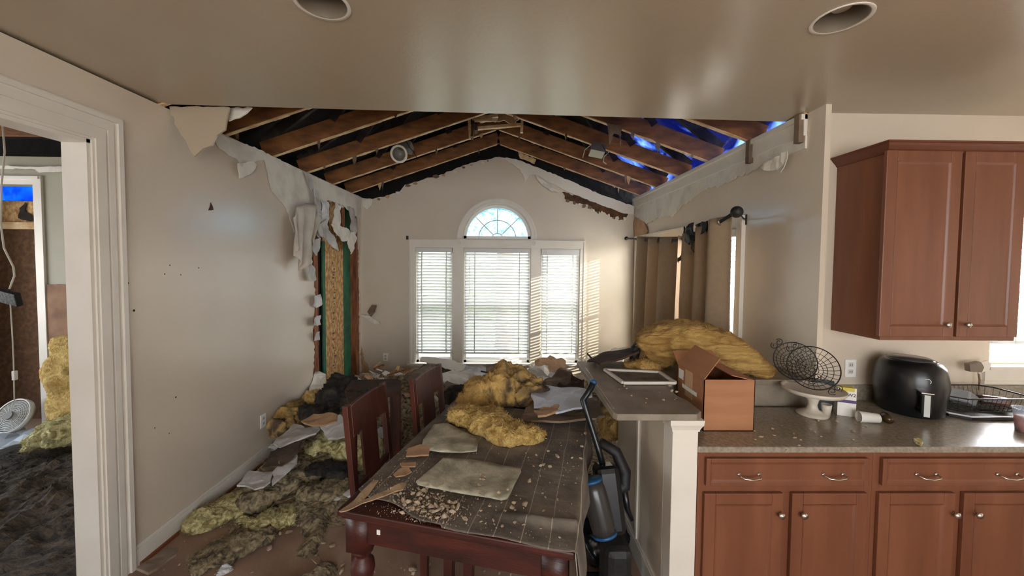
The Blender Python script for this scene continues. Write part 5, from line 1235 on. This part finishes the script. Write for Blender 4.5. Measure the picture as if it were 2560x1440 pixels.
# drywall pieces
DG = 'broken drywall pieces on the left heap'
def dry(pts, m_, label, seed, warp=.03, th=.013, jag=.012, grp=DG, name='drywall_piece'):
    """pts = (px, py, depth Y)"""
    yk = .90 if grp == DG and seed in (1, 2, 3, 4, 5, 6) else .875 if seed == 41 else 1
    return sheet(name, [P(x, y, Y=Y*yk) for x, y, Y in pts], m_, label, 'drywall', grp, th=th, jag=jag, step=.05, warp=warp, seed=seed)
dry([(592, 1215, 2.95), (622, 1176, 3.15), (680, 1182, 3.12), (676, 1208, 2.95), (660, 1222, 2.9)], GYPW, 'pale bluish drywall piece lowest on the heap next to the baseboard', 1)
dry([(680, 1182, 3.05), (725, 1136, 3.3), (745, 1142, 3.25), (742, 1160, 3.15), (680, 1212, 2.9)], GYP, 'grey drywall piece propped beside the lowest pale one', 2)
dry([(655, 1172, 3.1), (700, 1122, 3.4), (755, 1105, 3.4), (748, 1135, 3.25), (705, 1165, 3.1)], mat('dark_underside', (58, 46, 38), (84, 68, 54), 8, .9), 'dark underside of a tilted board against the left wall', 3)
dry([(684, 1112, 3.4), (735, 1062, 3.75), (800, 1075, 3.6), (790, 1088, 3.5), (745, 1100, 3.4), (700, 1118, 3.35)], GYP, 'grey drywall slab resting in the middle of the left heap', 4)
dry([(752, 1050, 3.5), (785, 1036, 3.6), (845, 1040, 3.5), (842, 1058, 3.4), (800, 1068, 3.35), (765, 1064, 3.4)], TAN, 'tan paper-faced drywall piece on top of the left heap', 5)
dry([(800, 1068, 3.4), (850, 1038, 3.5), (874, 1052, 3.4), (900, 1095, 3.2), (820, 1098, 3.2)], GYPW, 'white drywall piece behind the near chair', 6)
dry([(772, 985, 4.0), (785, 938, 4.3), (812, 945, 4.3), (815, 965, 4.2), (800, 998, 4.0), (780, 1002, 3.95)], BARE, 'torn pinkish paper and gypsum lump at the foot of the torn corner', 7, warp=.09)
dry([(860, 1240, 2.5), (895, 1205, 2.6), (940, 1200, 2.5), (935, 1240, 2.35)], GYPW, 'pale drywall piece on the floor between chair and table', 8)
dry([(340, 1425, 1.98), (415, 1372, 2.15), (445, 1375, 2.15), (440, 1392, 2.1), (370, 1440, 1.95)], mat('dusty_plaster', (150, 132, 112), (120, 100, 82), 8, .9), 'dusty pale plaster slab on the floor next to the door casing', 9, warp=.02)
# far pile: boards, sheets, curls
FG = 'boards and drywall sheets at the far window'
def farp(pts, m_, label, seed, **k):
    return dry(pts, m_, label, seed, grp=FG, **k)
farp([(1055, 890, 5.3), (1135, 905, 5.1), (1215, 935, 4.7), (1205, 945, 4.6), (1120, 925, 4.9), (1050, 905, 5.2)], TRIM, 'long pale board sloping down from the left end of the far window', 21, warp=.01)
farp([(1075, 912, 5.1), (1130, 922, 4.9), (1195, 948, 4.6), (1180, 955, 4.5), (1120, 945, 4.7), (1075, 925, 5.0)], DARKW, 'dark board under the long pale one at the far window', 22, warp=.01)
farp([(1085, 945, 4.2), (1130, 925, 4.4), (1200, 945, 4.3), (1215, 958, 4.1), (1180, 965, 4.0), (1110, 960, 4.1)], BARE, 'curved pale strip lying in front of the dark board', 23, warp=.04)
farp([(1152, 930, 4.8), (1165, 912, 4.9), (1215, 925, 4.8), (1225, 960, 4.4), (1200, 962, 4.4)], GYPW, 'pale torn board in the middle of the far heap', 24, warp=.03)
farp([(1190, 930, 5.2), (1215, 908, 5.3), (1280, 908, 5.3), (1290, 940, 5.0), (1230, 938, 5.0)], TANG, 'dusty brown board leaning under the middle blind', 25, warp=.03)
farp([(1322, 935, 5.1), (1345, 900, 5.3), (1375, 888, 5.35), (1415, 905, 5.2), (1425, 945, 4.9), (1360, 948, 4.9)], TAN, 'peach drywall sheet leaning under the right blind', 26, warp=.02, jag=.03)
farp([(1296, 945, 4.9), (1335, 912, 5.1), (1370, 922, 5.0), (1385, 948, 4.7), (1350, 968, 4.5), (1310, 962, 4.6)], BARE, 'crumpled pale drywall in front of the peach sheet', 27, warp=.10)
farp([(1360, 960, 4.4), (1400, 925, 4.6), (1425, 925, 4.6), (1440, 955, 4.3), (1400, 975, 4.1)], TANG, 'grey-brown folded sheet right of the crumpled pale drywall', 28, warp=.08)
farp([(1395, 975, 3.9), (1430, 945, 4.1), (1460, 950, 4.0), (1462, 985, 3.7), (1420, 990, 3.7)], DARKW, 'dark torn sheet beside the end of the bar', 29, warp=.10)
farp([(1110, 965, 3.9), (1118, 952, 4.0), (1170, 985, 3.7), (1150, 1005, 3.5), (1125, 1008, 3.5)], TANG, 'small dusty square board standing behind the far chair', 30, warp=.0)
farp([(1010, 955, 4.4), (1030, 925, 4.7), (1060, 905, 4.9), (1095, 912, 4.9), (1080, 935, 4.5), (1040, 960, 4.2)], TANG, 'folded brown paper and board behind the far chair', 31, warp=.07)
farp([(960, 940, 5.2), (1000, 922, 5.3), (1060, 925, 5.2), (1030, 950, 4.9)], TAN, 'tan broken board low at the left of the far wall', 32, warp=.05)
farp([(900, 940, 5.4), (945, 935, 5.45), (958, 950, 5.2), (905, 958, 5.1)], GYPW, 'white plaster lump at the foot of the far left corner', 33, warp=.06)
farp([(1240, 925, 5.1), (1290, 915, 5.2), (1325, 935, 5.0), (1300, 955, 4.7), (1255, 945, 4.8)], GYPW, 'broken white drywall right of the leaning brown board', 34, warp=.07)
farp([(1455, 912, 5.3), (1490, 890, 5.4), (1560, 880, 5.4), (1560, 915, 5.0), (1470, 935, 4.9)], BARE, 'pale rubble sheet in the far right corner', 35, warp=.07)
# long bits of lath and trim
rg = random.Random(21)
for k in range(26):
    x = rg.uniform(900, 1450); Y = rg.uniform(3.9, 5.2); p = P(x, 930, Y=Y); p.z = pile(p.x, Y)+rg.uniform(.05, .16)
    a_ = rg.uniform(0, 3.14); L_ = rg.uniform(.08, .28); q = p+Vector((math.cos(a_)*L_, math.sin(a_)*L_*.6, rg.uniform(-.06, .06)))
    tag(obj('timber_splinter', beam(nb(), p, q, rg.uniform(.01, .035), rg.uniform(.008, .02)), (RAFTL, TRIM, STUD, BURNT)[k % 4]), 'splintered '+('pale wood', 'white trim', 'brown wood', 'charred')[k % 4]+' strip lying loose on the '+('left' if p.x < -.9 else 'middle' if p.x < .3 else 'right')+' of the far heap', 'wood scrap', 'splintered strips on the far heap')
for k in range(170):
    x = rg.uniform(700, 1450); Y = rg.uniform(3.3, 5.3); p = P(x, 930, Y=Y)
    if p.x < XL+.15 or p.x > XR-.2: continue
    p.z = pile(p.x, Y)+rg.uniform(.03, .08); s_ = rg.uniform(.05, .13); ang0 = rg.uniform(0, 6); tl = rg.uniform(-.7, .7)
    pts = [p+Vector((math.cos(ang0+a_)*s_*rg.uniform(.5, 1), math.sin(ang0+a_)*s_*rg.uniform(.5, 1), math.cos(a_+1)*s_*tl*.6)) for a_ in (0, 1.3, 2.4, 3.7, 5)]
    sheet('drywall_chip', pts, (GYPW, GYP, TAN, TANG, BARE, RUB)[k % 6], 'small loose '+('white', 'grey', 'tan', 'dusty brown', 'bare gypsum', 'dirt-covered')[k % 6]+' drywall chip on the '+('left' if p.x < -.9 else 'middle' if p.x < .3 else 'right')+' of the far heap', 'drywall', 'loose chips on the far heap', th=.012, jag=.008, step=.04, warp=.03, seed=k)

# ---- on the far end of the table
on_table('drywall_sheet', ((1295, 1048), (1330, 1010), (1360, 985), (1430, 985), (1500, 1010), (1512, 1040), (1490, 1052), (1400, 1056)), .80, TANG, 'large brown-backed drywall sheet lying over the far end of the table', 'drywall', th=.014, jag=.012, step=.05, warp=.02, seed=3)
on_table('drywall_sheet', ((1328, 985), (1352, 968), (1420, 972), (1480, 985), (1455, 1020), (1390, 1030), (1372, 1015), (1335, 1010)), .86, mat('sky_tinted_drywall', (208, 212, 220), (180, 184, 192), 3, .45), 'white drywall sheet tinted bluish for the sky reflection on the far table end', 'drywall', th=.013, jag=.014, step=.05, warp=.03, seed=4)  # bluish tint paints the sky reflection into the sheet
on_table('drywall_sheet', ((1335, 1030), (1372, 1012), (1400, 1022), (1395, 1035), (1345, 1045)), .84, TAN, 'small ragged tan drywall piece under the white sheet', 'drywall', th=.013, jag=.014, step=.04, warp=.02, seed=5)
fiber('fiberglass_batt', [P(1165, 1032, Y=2.62), P(1205, 1002, Y=2.72), P(1255, 985, Y=2.75), P(1300, 985, Y=2.75), P(1325, 1015, Y=2.62)], [(.09, .08), (.18, .14), (.2, .18), (.17, .16), (.10, .12)], BATTS,
      'big sooty yellow insulation mound on the far half of the table', amp=.06, seed=21, n=64, m_=80, sc=7, zmin=.775)
fiber('fiberglass_batt', [P(1128, 1042, Y=2.42), P(1165, 1048, Y=2.38), P(1215, 1055, Y=2.3), P(1265, 1085, Y=2.15), P(1300, 1092, Y=2.1), P(1362, 1082, Y=2.13)], [(.08, .075), (.11, .095), (.11, .09), (.12, .075), (.08, .05), (.045, .04)], BATT,
      'yellow insulation strip with a drooping tail across the middle of the table', amp=.032, seed=22, n=44, m_=70, sc=8, zmin=.778)
# ---- on the bar
fiber('fiberglass_batt', [P(1612, 880, Y=2.62), P(1650, 860, Y=2.58), P(1720, 850, Y=2.52), P(1800, 872, Y=2.45), P(1870, 905, Y=2.42), P(1925, 938, Y=2.40)], [(.13, .12), (.16, .135), (.17, .12), (.16, .105), (.13, .08), (.06, .035)], mat('fiberglass_layered', (214, 178, 106), (158, 116, 58), 5, .95, 1, 40, ramp=(.36, .66), distort=1.2, stretch=(.6, 2, 5)),
      'long arched yellow insulation batt spanning the bar behind the cardboard box', amp=.03, seed=23, n=48, m_=80, sc=7, sq=.6)
fiber('insulation_clump', [P(1560, 915, Y=2.6), P(1610, 915, Y=2.55), P(1655, 920, Y=2.5)], [(.05, .02), (.10, .045), (.07, .04)], BATTS, 'flat sooty insulation on the bar behind the screen frame', amp=.03, seed=24)
t = thing('window_screen_frame', 'pale rectangular screen frame lying flat on the raised bar top', 'screen frame', P(1600, 945, Z=zb_))
fr = [P(1512, 924, Z=zb_+.012), P(1558, 957, Z=zb_+.012), P(1688, 957, Z=zb_+.012), P(1648, 930, Z=zb_+.012)]
for i in range(4): obj('frame_bar', beam(nb(), fr[i], fr[(i+1) % 4], .022, .016), TRIM, t, bevel=.003)
obj('screen_mesh', sheet_bm([f+Vector((0, 0, -.004)) for f in fr], .002), mat('dusty_mesh', (120, 110, 96), (90, 80, 68), 14, .8), t)
dry([(1470, 912, 3.0), (1510, 885, 3.2), (1595, 868, 3.2), (1600, 885, 2.95), (1560, 898, 2.85), (1500, 908, 2.8)], DARKW, 'dark board with a pale torn edge leaning at the back of the bar', 41, warp=.015, grp=None, name='board')
sheet('board_crust', [P(x, y, Y=2.80) for x, y in ((1505, 888), (1530, 872), (1560, 868), (1592, 864), (1596, 870), (1550, 880))], BARE, 'crumbly pale plaster edge on top of the dark board at the bar', 'drywall', th=.012, jag=.012, step=.03, seed=6)
tag(obj('dark_cloth_roll', tube(nb(), [P(1583, 905, Y=2.66), P(1590, 870, Y=2.66), P(1602, 848, Y=2.66)], [.03, .035, .018], 10), BLACKM), 'black narrow object sticking up left of the arched insulation batt', 'debris')
tag(obj('metal_rod', tube(nb(), [P(1468, 884, Y=2.74), P(1490, 907, Y=2.65)], .006, 6), BLACKM), 'thin black rod sticking up at the far end of the bar', 'rod')
t = thing('bar_edge_strip', 'bright peeled edge strip along the left rim of the raised bar top', 'edge strip', P(1500, 980, Z=1.06))
obj('strip', beam(nb(), P(1466, 926, Z=1.062)+Vector((-.004, 0, 0)), P(1536, 1028, Z=1.062)+Vector((-.004, 0, 0)), .006, .03), LAM, t)

# ================================================================ upright vacuum cleaner
vc = P(1530, 1200, Y=1.98); t = thing('vacuum_cleaner', 'black upright vacuum cleaner with blue accents between table and half wall', 'vacuum cleaner', (vc.x, 1.95, 0))
hp = [P(1483, 957, Y=2.12), P(1470, 982, Y=2.12), P(1458, 1000, Y=2.10), P(1470, 1040, Y=2.08), P(1495, 1120, Y=2.04), P(1515, 1190, Y=2.0)]
b_ = nb(); tube(b_, hp, [.018, .018, .02, .017, .017, .017], 12); obj('handle', b_, BLACKP, t, True)
b_ = nb(); lathe(b_, [(0, 0), (.019, 0), (.02, .012), (.012, .018), (0, .018)], hp[0], 16, (hp[0]-hp[1]).to_track_quat('Z', 'Y').to_matrix().to_4x4(), cap=False); obj('handle_cap', b_, BLUEP, t, True)
A, B = P(1512, 1160, Y=2.0), P(1532, 1330, Y=1.93)
b_ = nb(); beam(b_, A, B, .13, .13, (0, 1, 0)); obj('body', b_, BLACKP, t, bevel=.03)
A2, B2 = P(1478, 1200, Y=1.86), P(1512, 1335, Y=1.80)
b_ = nb(); tube(b_, [A2.lerp(B2, k/6) for k in range(7)], [.05, .058, .06, .06, .06, .058, .055], 24); obj('dust_canister', b_, mat('smoky_plastic', (52, 50, 48), rough=.25), t, True)
for q, r_ in ((A2, .051), (B2, .056)):
    b_ = nb(); d = (B2-A2).normalized(); tube(b_, [q-d*.006, q+d*.006], r_+.003, 24); obj('canister_ring', b_, BLUEP, t, True)
b_ = nb(); tube(b_, [P(1500, 1105, Y=2.06), P(1540, 1130, Y=2.04), P(1562, 1180, Y=2.02), P(1560, 1215, Y=2.0), P(1535, 1228, Y=1.98)], [.026, .03, .034, .034, .026], 14); obj('hose', b_, BLACKM, t, True)
b_ = nb(); tube(b_, [P(1560, 1225, Y=2.0), P(1568, 1270, Y=2.0), P(1580, 1300, Y=2.0)], [.02, .016, .01], 10); obj('wand', b_, BLACKP, t, True)
b_ = nb(); box(b_, vc.x-.15, vc.x+.13, 1.72, 2.02, .0, .10); obj('floor_head', b_, BLACKP, t, bevel=.03)
b_ = nb(); box(b_, vc.x-.06, vc.x+.08, 1.84, 2.02, .06, .34); obj('motor_housing', b_, BLACKM, t, bevel=.04)
tag(obj('bin_bag', fiber_bm([(.46, 2.16, .08), (.58, 2.22, .12), (.70, 2.30, .08)], [(.10, .08), (.13, .12), (.1, .08)], .05, 5, fz=0), BLACKP, smooth=True), 'black crumpled plastic on the floor behind the vacuum cleaner', 'plastic bag')

# ================================================================ outdoors
struct('ground', bx(-14, 14, 5.9, 24, -.4, -.3), GRASS); struct('ground_side', bx(2.2, 14, -4, 5.9, -.4, -.3), GRASS)
def tree(x, y, r_, h_, label, crown=None, seed=1):
    t = thing('tree', label, 'tree', (x, y, -.3)); b_ = nb(); tube(b_, [(x, y, -.3+h_*k/6) for k in range(7)], [r_*(1.15-.06*k) for k in range(7)], 16); obj('trunk', b_, BARK, t, True)
    if crown:
        b_ = fiber_bm([Vector((x+crown[0], y, crown[2])), Vector((x, y, crown[2]+.4)), Vector((x-crown[0], y, crown[2]))], [(crown[1], crown[1]*.7)]*3, .35, seed, sc=1.4); obj('crown', b_, LEAF, t, True)
tree(-.02, 9.2, .20, 5, 'brown tree trunk outside the middle far window', (.5, 1.2, 4.6))
tree(-3.3, 11, .3, 5, 'leafy tree outside the left far window', (.7, 1.6, 3.6), 2)
tree(5.6, 4.6, .18, 4.5, 'slim tree outside the right wall windows', (.5, 1.0, 4.0), 4)
fiber('hedge', [(-6.5, 14, .5), (-3, 14.4, .6), (0, 14.6, .5)], [(1, 1.1)]*3, LEAF, 'green hedge across the lawn outside the far windows', 'hedge', amp=.3, seed=7, sc=1.5)
